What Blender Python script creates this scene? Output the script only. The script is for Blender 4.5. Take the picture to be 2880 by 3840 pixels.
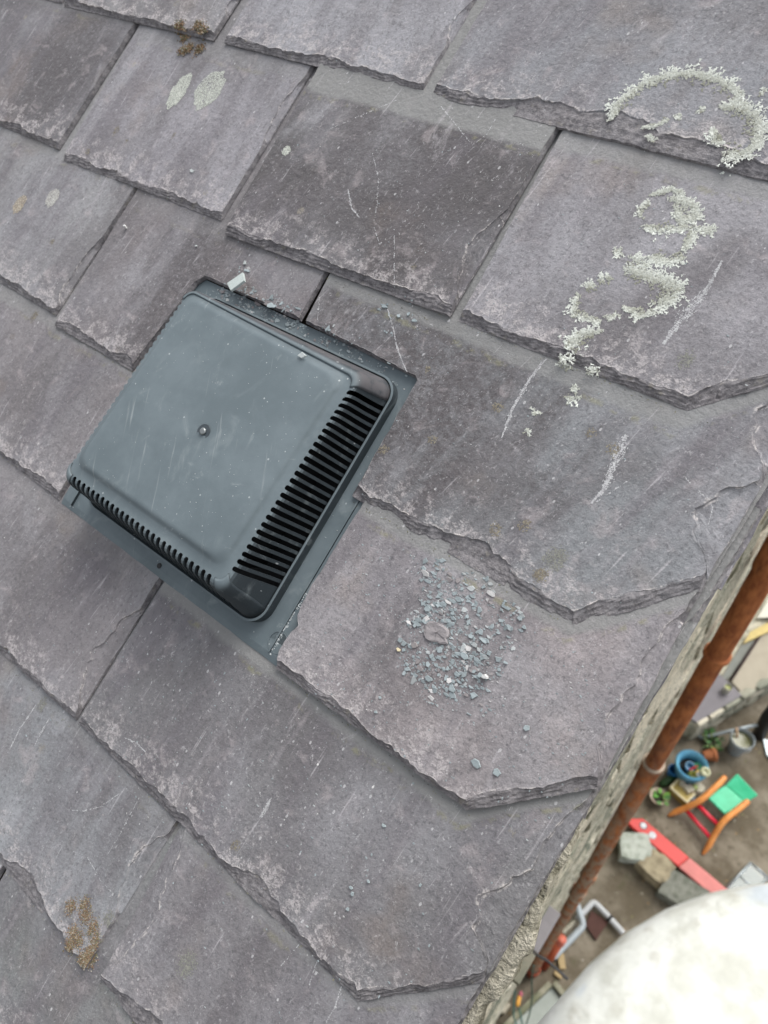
import bpy, bmesh, math, random
import numpy as np
from mathutils import Matrix, Vector
for o in list(bpy.data.objects): bpy.data.objects.remove(o)
SC=bpy.context.scene
COL=SC.collection
# ---------------------------------------------------------------- camera, sky, sun, exposure
PITCH=math.radians(33.0)
CO,SI=math.cos(PITCH),math.sin(PITCH)
# surveyed coordinates (metres; roof plane u,v / world x,y,z)
SL={"T0":{"p":[[-1.6586,0.4103],[-1.1424,0.4032],[-1.1408,0.4333]],"t":"tsx","head":0,"lt":[-1.6609,0.4615]},"T1":{"p":[[-1.1349,0.3998],[-0.8188,0.4003],[-0.8166,0.4641]],"t":"tsx","head":0,"lt":[-1.1365,0.4416]},"T2":{"p":[[-0.7989,0.4007],[-0.4939,0.3971],[-0.4945,0.5124]],"t":"tsx","head":0,"lt":[-0.7977,0.4447]},"T3":{"p":[[-0.4823,0.3958],[-0.1373,0.3922],[-0.0527,0.3918],[-0.0535,0.4582]],"t":"ttvx","head":0,"lt":[-0.4815,0.4962]},"B0":{"p":[[-1.4176,0.2086],[-0.9782,0.2037],[-0.9743,0.3939]],"t":"tsx","head":1,"lt":[-1.4065,0.4207]},"B1":{"p":[[-0.9595,0.193],[-0.654,0.195],[-0.6534,0.393]],"t":"tsx","head":1,"lt":[-0.9668,0.3931]},"B2":{"p":[[-0.6362,0.1813],[-0.3323,0.1892],[-0.3337,0.3886]],"t":"tsx","head":1,"lt":[-0.6427,0.3952]},"B3":{"p":[[-0.3237,0.1889],[-0.1024,0.1903],[-0.0446,0.2462],[-0.0464,0.3496]],"t":"ttvx","head":1,"lt":[-0.3302,0.3885]},"D0":{"p":[[-1.2335,0.0156],[-0.8187,0.0085],[-0.8108,0.1899]],"t":"tsx","head":2,"lt":[-1.2282,0.246]},"D1":{"p":[[-0.8089,-0.0029],[-0.6569,-0.0035],[-0.6397,0.1187],[-0.6322,0.1286],[-0.5172,0.1288],[-0.4862,0.1288],[-0.4881,0.1806]],"t":"tccccsx","head":2,"lt":[-0.8074,0.1902]},"D2":{"p":[[-0.479,0.1288],[-0.3345,0.1245],[-0.3308,0.122],[-0.3285,-0.0022],[-0.0953,-0.0057],[-0.0287,0.0659],[-0.0282,0.1645]],"t":"cccttvx","head":2,"lt":[-0.483,0.1807]},"E0":{"p":[[-1.0149,-0.1704],[-0.6566,-0.1723],[-0.6504,0.001]],"t":"tsx","head":3,"lt":[-1.0118,0.0032]},"E1":{"p":[[-0.3063,-0.1745],[-0.0964,-0.1725],[-0.0222,-0.1007],[-0.0275,0.0621]],"t":"ttvx","head":3,"lt":[-0.3155,-0.009],"cut":[[-0.3155,-0.009],[-0.3169,-0.0684],[-0.3186,-0.0927],[-0.3171,-0.1122],[-0.3147,-0.1227],[-0.309,-0.1293],[-0.3116,-0.1367],[-0.3126,-0.1586],[-0.3107,-0.1639]]},"F0":{"p":[[-0.8166,-0.353],[-0.4792,-0.3437],[-0.477,-0.1758]],"t":"tsx","head":4,"lt":[-0.8169,-0.134]},"F1":{"p":[[-0.4743,-0.3437],[-0.0963,-0.3483],[-0.0241,-0.2706],[-0.0217,-0.1036]],"t":"ttvx","head":4,"lt":[-0.472,-0.1746]},"G1":{"p":[[-0.7263,-0.5078],[-0.3231,-0.5079],[-0.3189,-0.3516]],"t":"tsx","head":5,"lt":[-0.7246,-0.3006]},"G2":{"p":[[-0.3058,-0.5047],[-0.1,-0.505],[-0.024,-0.43],[-0.0223,-0.2667]],"t":"ttvx","head":5,"lt":[-0.3152,-0.3513]},"H0":{"p":[[-0.8135,-0.6202],[-0.4651,-0.6228],[-0.4666,-0.5165]],"t":"tsx","head":6,"lt":[-0.8097,-0.44]},"H1":{"p":[[-0.4542,-0.6245],[-0.03,-0.6268],[-0.03,-0.5078]],"t":"tsx","head":6,"lt":[-0.4626,-0.5162]}}
VENT={"flange":[[-0.6518,-0.173],[-0.305,-0.1738],[-0.3157,-0.0023],[-0.6327,0.1287],[-0.3345,0.1258]],"rim":[[-0.3341,-0.0206],[-0.3451,-0.1486],[-0.3338,0.1078]],"slotR":[[-0.3555,0.0786],[-0.3659,-0.1178]],"slotT":[[-0.6,-0.1269],[-0.3839,-0.1282]],"left":[[-0.5897,0.0965],[-0.6145,-0.1195]],"tailb":[[-0.6579,-0.1442],[-0.3597,-0.1533]],"plate":[[-0.5501,0.1009],[-0.5928,-0.1117],[-0.3716,-0.1139],[-0.3557,0.0923]],"screw":[-0.4777,-0.0192],"hole":[-0.4847,-0.1635],"head":[[-0.5891,0.1006],[-0.4773,0.1105],[-0.3632,0.0945],[-0.342,0.1095]],"fl2":[[-0.3304,0.1178],[-0.3098,-0.1646]]}
LICH=[[[[-0.2872,0.4122],[-0.2887,0.4295],[-0.2817,0.4428],[-0.2706,0.4568],[-0.2553,0.4649],[-0.2401,0.4697],[-0.2202,0.4673],[-0.2039,0.4628],[-0.196,0.4566],[-0.1969,0.4502]],0.0124],[[[-0.2012,0.4436],[-0.1871,0.4484],[-0.1729,0.4416],[-0.1637,0.4284],[-0.1613,0.4182],[-0.1644,0.4082],[-0.178,0.4031]],0.0139],[[[-0.1972,0.4233],[-0.1921,0.412],[-0.1867,0.4149]],0.0073],[[[-0.2561,0.4122],[-0.2475,0.4159],[-0.2409,0.4232]],0.0066],[[[-0.2495,0.404],[-0.2419,0.401]],0.0044],[[[-0.2355,0.4269],[-0.2308,0.4277]],0.0044],[[[-0.2197,0.437],[-0.2159,0.4395]],0.0032],[[[-0.1791,0.465],[-0.1766,0.4653]],0.0036],[[[-0.2177,0.3551],[-0.2066,0.3631],[-0.1993,0.3628]],0.0088],[[[-0.2002,0.3562],[-0.1838,0.3548],[-0.1765,0.346],[-0.1843,0.3421],[-0.1915,0.3478]],0.016],[[[-0.1772,0.3365],[-0.1899,0.331],[-0.1974,0.3263],[-0.2096,0.3272]],0.0073],[[[-0.2163,0.3483],[-0.2213,0.3396],[-0.2174,0.3336]],0.0051],[[[-0.1722,0.335],[-0.171,0.3245],[-0.1712,0.3168]],0.0102],[[[-0.1651,0.3372],[-0.158,0.3394]],0.0109],[[[-0.1916,0.3014],[-0.1771,0.3039],[-0.1671,0.3088]],0.0102],[[[-0.2067,0.294],[-0.1961,0.2936],[-0.1907,0.2915]],0.0066],[[[-0.2225,0.2984],[-0.2163,0.294]],0.0051],[[[-0.2101,0.277],[-0.2193,0.2674],[-0.2272,0.2566]],0.008],[[[-0.23,0.2475],[-0.2257,0.2314],[-0.2131,0.2337],[-0.2015,0.2333]],0.0066],[[[-0.2041,0.2838],[-0.1865,0.2836],[-0.1711,0.2843],[-0.1571,0.2816],[-0.1601,0.2713],[-0.1668,0.2627]],0.0124],[[[-0.189,0.2529],[-0.1734,0.2509],[-0.1665,0.2566]],0.0088],[[[-0.1982,0.237],[-0.1916,0.2441]],0.0041],[[[-0.215,0.2066],[-0.2098,0.2167],[-0.1958,0.2244]],0.0066],[[[-0.211,0.2161],[-0.2137,0.2015]],0.0088],[[[-0.2153,0.1904],[-0.2059,0.1903]],0.0066],[[[-0.1883,0.1889],[-0.1823,0.1914]],0.0051],[[[-0.1946,0.1729],[-0.1902,0.1717]],0.0044],[[[-0.193,0.1618],[-0.1845,0.1655]],0.0051],[[[-0.2136,0.1401],[-0.2084,0.1408]],0.0058],[[[-0.2118,0.1218],[-0.2078,0.1204]],0.0036]]
CRUST=[[[-0.8281,0.3258],0.024,0.01,0],[[-0.7803,0.3374],0.026,0.0155,0],[[-0.9387,0.1404],0.013,0.0085,1],[[-0.9919,0.1135],0.014,0.0075,2],[[-0.6165,0.293],0.005,0.004,0],[[-0.2376,-0.4309],0.013,0.0105,3],[[-0.5302,-0.358],0.0085,0.0065,3],[[-0.892,0.2527],0.0075,0.005,4],[[-0.8641,0.2441],0.003,0.0025,4],[[-0.7935,0.2709],0.006,0.002,4],[[-0.8924,0.0887],0.0045,0.004,4],[[-0.9191,0.2134],0.005,0.004,4],[[-0.8547,-0.0054],0.009,0.006,4],[[-0.1699,0.049],0.006,0.006,4],[[-0.1378,0.0183],0.006,0.006,4],[[-0.1607,0.1428],0.0045,0.0045,4],[[-0.1382,0.1373],0.006,0.006,4],[[-0.1336,0.0371],0.012,0.01,3],[[-0.1226,0.2281],0.009,0.007,3],[[-0.2532,-0.3213],0.0055,0.005,4],[[-0.3282,-0.458],0.009,0.007,3],[[-0.2032,0.2886],0.005,0.004,3],[[-0.1379,0.0189],0.0065,0.0065,4],[[-0.3921,0.2204],0.003,0.003,4],[[-0.2839,0.0789],0.0045,0.0045,4],[[-0.3223,0.0499],0.006,0.006,4],[[-0.3256,0.1361],0.0045,0.0035,4],[[-0.19,0.0345],0.0065,0.0065,4],[[-0.2447,0.1304],0.006,0.006,4]]
MOSS=[[[-0.8839,0.4058],[-0.8713,0.3974],[-0.8512,0.4114],[-0.8386,0.4066],[-0.853,0.3855],[-0.8356,0.3865],[-0.8607,0.3795]],[[-0.3591,-0.4671],[-0.3498,-0.472],[-0.3376,-0.4745],[-0.3292,-0.4816],[-0.3277,-0.4925],[-0.3241,-0.4998],[-0.3708,-0.4781],[-0.3533,-0.4924],[-0.3443,-0.4939],[-0.3501,-0.5039],[-0.3303,-0.5015]]]
CHIPS=[[[-0.2077,-0.0537],0.0037,"blue"],[[-0.1749,-0.0134],0.0028,"blue"],[[-0.1595,-0.0699],0.0048,"blue"],[[-0.1829,-0.0855],0.0032,"blue"],[[-0.1821,-0.0927],0.0035,"blue"],[[-0.1547,-0.0982],0.0048,"blue"],[[-0.1356,-0.0928],0.0052,"blue"],[[-0.143,-0.0574],0.0037,"blue"],[[-0.1353,-0.0201],0.0032,"blue"],[[-0.1403,-0.0762],0.003,"blue"],[[-0.2144,-0.0888],0.0029,"blue"],[[-0.2067,-0.0941],0.0023,"blue"],[[-0.2088,-0.0318],0.0027,"blue"],[[-0.2042,-0.0368],0.0028,"blue"],[[-0.1864,-0.0455],0.0028,"blue"],[[-0.1517,-0.0215],0.002,"blue"],[[-0.1734,-0.0416],0.002,"blue"],[[-0.1425,-0.0216],0.0015,"blue"],[[-0.1958,-0.106],0.0033,"blue"],[[-0.1751,-0.1024],0.0037,"blue"],[[-0.1568,-0.0862],0.003,"blue"],[[-0.1271,-0.0567],0.0023,"blue"],[[-0.2096,-0.0715],0.0025,"blue"],[[-0.1286,-0.0243],0.0027,"blue"],[[-0.087,-0.0912],0.0037,"blue"],[[-0.1502,-0.0875],0.0022,"blue"],[[-0.1458,-0.0765],0.0023,"blue"],[[-0.1658,-0.0867],0.0028,"blue"],[[-0.2013,-0.0466],0.003,"blue"],[[-0.1416,-0.0192],0.0015,"blue"],[[-0.1897,-0.0663],0.0125,"flake"],[[-0.2114,-0.0961],0.0027,"cream"],[[-0.135,-0.0748],0.0028,"white"],[[-0.2009,-0.0854],0.0033,"grey"],[[-0.5749,0.1352],0.0083,"plate"],[[-0.4212,0.0886],0.0048,"pale"],[[-0.5286,0.1292],0.006,"blue"],[[-0.4371,0.1246],0.0027,"blue"],[[-0.5902,0.1609],0.0029,"pale"],[[-0.4031,0.1754],0.004,"blue"],[[-0.3826,0.1718],0.0027,"blue"],[[-0.3747,0.1773],0.0024,"blue"],[[-0.7315,0.2357],0.0033,"pale"],[[-0.7854,0.1434],0.0017,"white"],[[-0.6676,0.1571],0.0017,"pale"],[[-0.148,-0.2246],0.0021,"blue"],[[-0.1356,-0.2678],0.0021,"blue"],[[-0.1454,-0.2808],0.0021,"blue"],[[-0.1416,-0.2839],0.0021,"blue"],[[-0.1389,-0.296],0.0021,"blue"],[[-0.1073,-0.1366],0.005,"blue"],[[-0.0899,-0.1326],0.005,"blue"],[[-0.2039,-0.1387],0.0021,"blue"],[[-0.2005,-0.1509],0.0021,"blue"],[[-0.0985,-0.2428],0.0021,"blue"]]
HEAP=[[[-0.2082,-0.0353],0.0167,110],[[-0.1909,-0.0405],0.0217,190],[[-0.1796,-0.0265],0.02,90],[[-0.1947,-0.0541],0.0117,110],[[-0.1797,-0.0818],0.0275,240],[[-0.1632,-0.0652],0.0183,140],[[-0.1437,-0.0625],0.0167,90],[[-0.162,-0.0848],0.0267,150],[[-0.1976,-0.0957],0.015,70],[[-0.1445,-0.0246],0.0125,50],[[-0.1412,-0.0381],0.015,50],[[-0.2216,-0.0236],0.0117,50],[[-0.1685,-0.1001],0.02,80],[[-0.142,-0.0796],0.0167,60],[[-0.211,-0.0676],0.0075,50],[[-0.131,-0.0998],0.015,30],[[-0.5632,0.125],0.0147,110],[[-0.5973,0.1214],0.012,60],[[-0.528,0.1284],0.0147,90],[[-0.4995,0.1297],0.0107,50],[[-0.5873,0.1551],0.008,25],[[-0.4127,0.1202],0.016,40],[[-0.4464,0.1246],0.012,40],[[-0.3873,0.1718],0.0213,30]]
VEIN=[[[[-0.1349,0.1523],[-0.1323,0.1369],[-0.131,0.1241],[-0.1282,0.1059],[-0.1314,0.0908]],0.0088,"D2"],[[[-0.1143,0.1217],[-0.1234,0.1023],[-0.1296,0.0902]],0.0012,"D2"],[[[-0.0771,0.14],[-0.0658,0.1355],[-0.0552,0.1323],[-0.0499,0.128],[-0.0467,0.1155]],0.0012,"D2"],[[[-0.1378,0.3154],[-0.1368,0.2977],[-0.1369,0.2795],[-0.1423,0.2609],[-0.1448,0.2342]],0.0064,"B3"],[[[-0.2287,0.1864],[-0.2322,0.1673],[-0.2329,0.1347],[-0.2273,0.1082]],0.0032,"D2"],[[[-0.2312,0.1822],[-0.2332,0.1604],[-0.2307,0.1195]],0.0016,"D2"],[[[-0.3975,0.1734],[-0.3815,0.1587],[-0.3649,0.1414],[-0.3504,0.1304],[-0.3442,0.1262]],0.002,"D2"],[[[-0.4788,0.1596],[-0.4634,0.1336]],0.0012,"D2"],[[[-0.537,-0.3635],[-0.5386,-0.3961],[-0.5358,-0.4198]],0.0024,"G1"],[[[-0.512,-0.3647],[-0.5114,-0.3856],[-0.5098,-0.3942]],0.0024,"G1"],[[[-0.3837,-0.3552],[-0.4,-0.3886],[-0.4137,-0.4039],[-0.4315,-0.415]],0.001,"G1"],[[[-0.368,-0.353],[-0.3652,-0.3936],[-0.3654,-0.415]],0.0008,"G1"],[[[-0.4135,-0.3197],[-0.3978,-0.3154],[-0.3851,-0.3158]],0.0016,"F1"],[[[-0.2461,-0.2724],[-0.2458,-0.2869]],0.0036,"F1"],[[[-0.3825,-0.4333],[-0.3589,-0.4384],[-0.3388,-0.4385]],0.0012,"G1"],[[[-0.5767,0.3324],[-0.5446,0.3598],[-0.519,0.3813]],0.0008,"B2"],[[[-0.5087,0.318],[-0.4856,0.2955],[-0.469,0.2663],[-0.4604,0.2464],[-0.4415,0.23]],0.0008,"B2"],[[[-0.4649,0.3877],[-0.4065,0.3556],[-0.3984,0.3703],[-0.3987,0.3865]],0.00088,"B2"],[[[-0.435,0.2488],[-0.3998,0.1949]],0.0012,"B2"],[[[-0.5121,0.2727],[-0.4967,0.2561],[-0.4814,0.2493]],0.0024,"B2"],[[[-0.2468,-0.2696],[-0.247,-0.2878]],0.0032,"F1"],[[[-0.114,-0.3456],[-0.1095,-0.364],[-0.1092,-0.3774]],0.0016,"G2"],[[[-0.1604,-0.3495],[-0.1646,-0.373]],0.0012,"G2"],[[[-0.1405,-0.3467],[-0.1363,-0.366]],0.0012,"G2"]]
YARD={"tub":[[0.3573,3.8324,0.3],[0.4923,3.9365,0.3]],"bucket":[[0.6656,4.4462,0.3],[0.7706,4.4858,0.3]],"tpot":[[0.4181,4.1266,0.08],[0.5323,4.231,0.08]],"plant":[[0.4257,4.3302,0.1]],"pole":[[0.3162,4.3231,0.05],[0.726,4.6584,0.35]],"hook":[[0.2572,4.3565,0.05]],"bowl":[[0.2288,3.4133,0.1],[0.3003,3.4688,0.1]],"box":[[0.3106,3.5953,0.15],[0.4362,3.5643,0.15]],"boxstones":[[0.374,3.6574,0.15],[0.4447,3.654,0.15],[0.4994,3.7556,0.12],[0.5356,3.7577,0.12]],"bluebit":[[0.4857,3.6479,0.05]],"hose":[[0.1949,3.5685,0.1],[0.2769,3.7241,0.1]],"armA":[[0.6758,3.9079,0.33],[0.6314,3.7182,0.31],[0.5774,3.5571,0.27],[0.4964,3.4455,0.14],[0.4335,3.3746,0.06],[0.3996,3.3255,0.01]],"armB":[[0.9542,3.8104,0.33],[0.8979,3.6537,0.31],[0.8443,3.4964,0.27],[0.8348,3.3742,0.17],[0.8404,3.263,0.07],[0.8326,3.179,0.01]],"seat":[[0.7617,4.029,0.31],[1.0139,3.9396,0.31],[0.9492,3.819,0.26],[0.7192,3.8664,0.26],[0.8264,3.5812,0.25],[0.6096,3.6409,0.25]],"bar1":[[0.503,3.4553,0.1],[0.817,3.3322,0.12]],"bar2":[[0.5558,3.534,0.2],[0.8211,3.459,0.2]],"red":[[0.1163,3.0285,0.12],[0.18,3.0965,0.12],[1.138,2.9751,0.12],[1.0574,2.7982,0.12],[0.5563,2.9528,0.12],[0.1473,2.9547,0.12]],"redsplit":[[0.5638,2.9586,0.12],[0.6067,3.0446,0.12]],"badges":[[0.2364,3.0281,0.125],[0.3506,2.9966,0.125]],"stones":[[0.256,2.7767,0.12,165.0,180.0],[0.5022,2.7383,0.12,155.0,210.0],[0.648,2.7287,0.12,75.0,115.0],[0.8089,2.6788,0.12,230.0,190.0],[0.4074,2.9183,0.12,40.0,45.0]],"weeds":[[0.6643,2.9347,0.05],[0.4723,2.995,0.05],[0.4294,4.3612,0.1]],"glass":[[1.1358,3.0113,0.05],[1.2337,3.38,0.05],[1.4187,3.3439,0.05]],"sheet":[[0.8656,4.7407,0.02],[0.9529,4.7794,0.02],[1.0228,4.5552,0.02],[0.9585,4.588,0.02]],"black":[[0.7642,4.7251,0.5],[0.8121,4.7687,0.1]],"wallbase":[[0.2265,4.2467,0.0],[0.7743,4.8693,0.0]],"walltop":[[0.2027,4.2588,0.42],[0.4615,4.8431,0.42],[0.6104,5.2241,0.42]],"slab":[[0.1963,4.2352,0.44],[0.4581,4.8351,0.44],[0.354,4.8808,0.44],[0.209,4.86,0.44]],"tin":[[0.2998,4.7742,0.54],[0.3411,4.8057,0.54]],"paver":[[0.2994,4.9404,0.4],[0.4816,4.8637,0.4],[0.6998,5.4428,0.4],[0.5803,6.1077,0.4],[0.349,5.6845,0.4]],"plank":[[0.2206,5.452,0.44],[0.2306,5.6631,0.44],[0.3811,5.9933,0.44],[0.4374,5.8356,0.44]],"dkline":[[0.2803,4.9293,0.44],[0.3208,5.633,0.44]],"panel":[[0.263,4.953,0.43],[0.326,5.6282,0.43],[0.2224,5.485,0.43],[0.1971,4.8425,0.43]],"cream":[[0.2195,5.9055,0.44],[0.2327,6.2788,0.44],[0.4372,6.4851,0.44],[0.4561,6.1005,0.44]],"p1":[[0.0642,1.9653,0.1],[0.1233,1.9077,0.1],[0.2013,1.8431,0.1],[0.159,1.6553,0.1],[0.1084,1.4344,0.1]],"p2":[[0.1208,1.8609,0.06],[0.1448,1.9595,0.06],[0.1746,2.1,0.06],[0.2978,2.0798,0.06],[0.5298,2.0265,0.06]],"p3":[[0.0762,1.684,0.03],[0.1364,1.9129,0.03]],"brown":[[0.1975,2.0199,0.02],[0.3733,2.0385,0.02],[0.3568,1.8226,0.02],[0.2142,1.8736,0.02]],"orange":[[0.0924,1.5161,0.5],[0.0861,1.3281,0.1]],"wood":[[0.1442,1.5185,0.05],[0.2244,1.4181,0.05]],"wood2":[[0.1755,1.3573,0.05],[0.2508,1.3585,0.05]],"trough":[[0.1897,1.2444,0.25],[0.0939,0.8849,0.25],[0.2735,1.2267,0.25],[0.192,0.8689,0.25]],"crate":[[-0.0266,0.7767,0.1],[-0.0189,0.8728,0.1]],"cab1":[[-0.0004,0.6818,3.0],[0.0296,0.6867,2.6],[0.095,0.6818,2.1],[0.1324,0.6645,1.7],[0.1527,0.6377,1.4]],"cab2":[[-0.0237,0.593,2.5],[0.0038,0.5364,2.5],[0.0423,0.4708,2.5],[0.0913,0.4343,2.5]],"cab3":[[0.0372,0.5339,2.5],[0.066,0.5087,2.5],[0.1192,0.4564,2.5]],"plug":[[0.0251,0.5533,2.5],[0.0093,0.6044,2.5]],"rod":[[-0.0494,0.4335,4.4],[0.037,0.4491,4.4],[0.1369,0.4433,4.4]],"ledge1":[[-0.0376,0.3655,5.4],[-0.0104,0.3751,5.4],[-0.0047,0.2394,5.4],[-0.033,0.2307,5.4]],"ledge2":[[-0.0313,0.136,5.8],[-0.0069,0.1426,5.8],[-0.0075,0.0586,5.8],[-0.0347,0.0571,5.8]],"ledge3":[[-0.0032,1.1665,5.0],[0.0472,1.1328,5.0],[0.0423,0.8118,5.0],[0.0044,0.8474,5.0]],"pipez":{"ring0":6.384,"ring1":5.869,"sock":4.966,"sock_b":4.782,"ring2":3.335,"ring3":2.926,"end":0.12,"clay":-0.797},"under":[[-0.0168,0.1184],[-0.0148,0.0911],[-0.0168,0.0668],[-0.0173,0.0174],[-0.0178,-0.0048],[-0.0202,-0.2444],[-0.021,-0.3083]],"cam_y":-0.3268}
CAMR=[[0.7782,-0.4464,0.4417],[0.626,0.6078,-0.4886],[-0.0504,0.6568,0.7524]]
CAMP=[0.0,-0.3268,8.0]
HR=7.4968
POST=[0.1732, -0.2782, 7.669]
POSTR=0.16
cam=bpy.data.cameras.new('camera'); camo=bpy.data.objects.new('camera',cam); COL.objects.link(camo)
M=Matrix(CAMR).to_4x4(); M.translation=Vector(CAMP); camo.matrix_world=M
cam.sensor_width=36; cam.sensor_fit='AUTO'; cam.lens=36*1560/2212
cam.clip_start=0.01; cam.clip_end=300
cam.dof.use_dof=True; cam.dof.focus_distance=0.64; cam.dof.aperture_fstop=cam.lens/3.5
SC.camera=camo
W=bpy.data.worlds.new('World'); SC.world=W; W.use_nodes=True
wt=W.node_tree; bg=wt.nodes['Background']
sky=wt.nodes.new('ShaderNodeTexSky'); sky.sky_type='NISHITA'; sky.sun_disc=False
SUN_AZ,SUN_EL=math.radians(8),math.radians(56)   # azimuth from +Y towards +X
sky.sun_elevation=SUN_EL; sky.sun_rotation=SUN_AZ
sky.air_density=1.0; sky.dust_density=3.0; sky.ozone_density=1.0
hs=wt.nodes.new('ShaderNodeHueSaturation'); hs.inputs['Saturation'].default_value=0.22; hs.inputs['Value'].default_value=1.0
wt.links.new(sky.outputs[0],hs.inputs['Color']); wt.links.new(hs.outputs[0],bg.inputs[0])
bg.inputs[1].default_value=0.13
sl=bpy.data.lights.new('sun','SUN'); sl.energy=1.5; sl.angle=math.radians(42); sl.color=(1,0.98,0.95)
so=bpy.data.objects.new('sun',sl); COL.objects.link(so); so.location=(0,0,20)
sd=Vector((math.sin(SUN_AZ)*math.cos(SUN_EL),math.cos(SUN_AZ)*math.cos(SUN_EL),math.sin(SUN_EL)))
so.rotation_euler=sd.to_track_quat('Z','Y').to_euler()
SC.view_settings.view_transform='Standard'; SC.view_settings.look='None'; SC.view_settings.gamma=1.0
SC.view_settings.use_curve_mapping=False; SC.view_settings.exposure=1.14
SC.render.engine='CYCLES'
# ---------------------------------------------------------------- helpers
def rng(s): return random.Random(s)
def RW(u,v,z=0.0): return Vector((u, v*CO - z*SI, HR + v*SI + z*CO))
ROOFROT=Matrix(((1,0,0),(0,CO,-SI),(0,SI,CO)))
def roofmat(u,v,z=0.0,rz=0.0):
    m=(ROOFROT@Matrix.Rotation(rz,3,'Z')).to_4x4(); m.translation=RW(u,v,z); return m
def empty(name,loc=(0,0,0),label=None,cat=None,group=None,mat=None):
    o=bpy.data.objects.new(name,None); COL.objects.link(o); o.empty_display_size=.05
    if mat is not None: o.matrix_world=mat
    else: o.location=loc
    tag(o,label,cat,group); return o
def tag(o,label=None,cat=None,group=None,kind=None):
    if label: o['label']=label
    if cat: o['category']=cat
    if group: o['group']=group
    if kind: o['kind']=kind
    return o
def mk(name,V,F,mat,parent=None,smooth=False,mat_w=None,attrs=None,local=True):
    me=bpy.data.meshes.new(name); me.from_pydata([tuple(v) for v in V],[],F)
    if isinstance(mat,(list,tuple)):
        for m in mat: me.materials.append(m)
    elif mat: me.materials.append(mat)
    if attrs:
        for k,(typ,vals) in attrs.items():
            a=me.attributes.new(k,typ,'POINT')
            if typ=='FLOAT': a.data.foreach_set('value',np.asarray(vals,dtype=np.float32))
            else: a.data.foreach_set('color',np.asarray(vals,dtype=np.float32).ravel())
    if smooth: me.polygons.foreach_set('use_smooth',[True]*len(me.polygons))
    me.update()
    o=bpy.data.objects.new(name,me); COL.objects.link(o)
    if parent is not None: o.parent=parent
    if mat_w is not None: o.matrix_basis=mat_w
    return o
def inst(name,me,parent=None,mat=None):
    o=bpy.data.objects.new(name,me); COL.objects.link(o)
    if parent is not None: o.parent=parent
    if mat is not None: o.matrix_basis=mat
    return o
class MB:
    def __init__(s): s.V=[];s.F=[];s.C=[]
    def add(s,V,F,c=None):
        b=len(s.V); s.V+= [tuple(v) for v in V]; s.F+=[tuple(i+b for i in f) for f in F]
        if c is not None: s.C+=[c]*len(V)
    def box(s,c,d,rot=None,taper=1.0):
        V=[]
        for z in (-1,1):
            k=taper if z>0 else 1
            for x,y in ((-1,-1),(1,-1),(1,1),(-1,1)):
                p=Vector((x*d[0]/2*k,y*d[1]/2*k,z*d[2]/2))
                if rot is not None: p=rot@p
                V.append(p+Vector(c))
        s.add(V,[(0,3,2,1),(4,5,6,7),(0,1,5,4),(1,2,6,5),(2,3,7,6),(3,0,4,7)])
    def tube(s,pts,r,n=12,cap=True):
        pts=[Vector(p) for p in pts]; m=len(pts)
        rr=r if isinstance(r,(list,tuple)) else [r]*m
        up=None; rings=[]
        for i,p in enumerate(pts):
            t=(pts[min(i+1,m-1)]-pts[max(i-1,0)]).normalized()
            if up is None:
                up=Vector((0,0,1)) if abs(t.z)<.9 else Vector((1,0,0))
            a=t.cross(up).normalized(); b=a.cross(t).normalized(); up=b
            rings.append([p+(a*math.cos(2*math.pi*k/n)+b*math.sin(2*math.pi*k/n))*rr[i] for k in range(n)])
        V=[v for R in rings for v in R]; F=[]
        for i in range(m-1):
            for k in range(n):
                k2=(k+1)%n; F.append((i*n+k,i*n+k2,(i+1)*n+k2,(i+1)*n+k))
        if cap: F.append(tuple(range(n))[::-1]); F.append(tuple((m-1)*n+k for k in range(n)))
        s.add(V,F)
    def lathe(s,prof,n=24,c=(0,0,0),axis=None):
        V=[];F=[];m=len(prof)
        for r,z in prof:
            for k in range(n):
                a=2*math.pi*k/n; p=Vector((r*math.cos(a),r*math.sin(a),z))
                if axis is not None: p=axis@p
                V.append(p+Vector(c))
        for i in range(m-1):
            for k in range(n):
                k2=(k+1)%n; F.append((i*n+k,i*n+k2,(i+1)*n+k2,(i+1)*n+k))
        if prof[0][0]>1e-6 and abs(prof[0][1]-prof[1][1])>1e-7: F.append(tuple(range(n))[::-1])
        if prof[-1][0]>1e-6 and abs(prof[-1][1]-prof[-2][1])>1e-7: F.append(tuple((m-1)*n+k for k in range(n)))
        s.add(V,F)
    def prism(s,poly,z0,z1,tilt=None):
        n=len(poly); V=[(p[0],p[1],z0) for p in poly]+[(p[0],p[1],z1) for p in poly]
        F=[tuple(range(n))[::-1],tuple(range(n,2*n))]+[(i,(i+1)%n,n+(i+1)%n,n+i) for i in range(n)]
        s.add(V,F)
    def build(s,name,mat,parent=None,smooth=False,mat_w=None,bevel=0,seg=2,autosmooth=None):
        at={'col':('FLOAT_COLOR',[tuple(c)+(1,) for c in s.C])} if s.C else None
        o=mk(name,s.V,s.F,mat,parent,smooth,mat_w,at)
        if bevel:
            b=o.modifiers.new('bevel','BEVEL'); b.width=bevel; b.segments=seg; b.limit_method='ANGLE'; b.angle_limit=math.radians(35)
        return o
# smooth-by-angle replacement: mark faces smooth and split sharp edges
def sharp(o,ang=35):
    bm=bmesh.new(); bm.from_mesh(o.data)
    for e in bm.edges:
        if len(e.link_faces)==2 and e.calc_face_angle(0)>math.radians(ang): e.smooth=False
        else: e.smooth=True
    for f in bm.faces: f.smooth=True
    bm.to_mesh(o.data); bm.free(); return o
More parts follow.
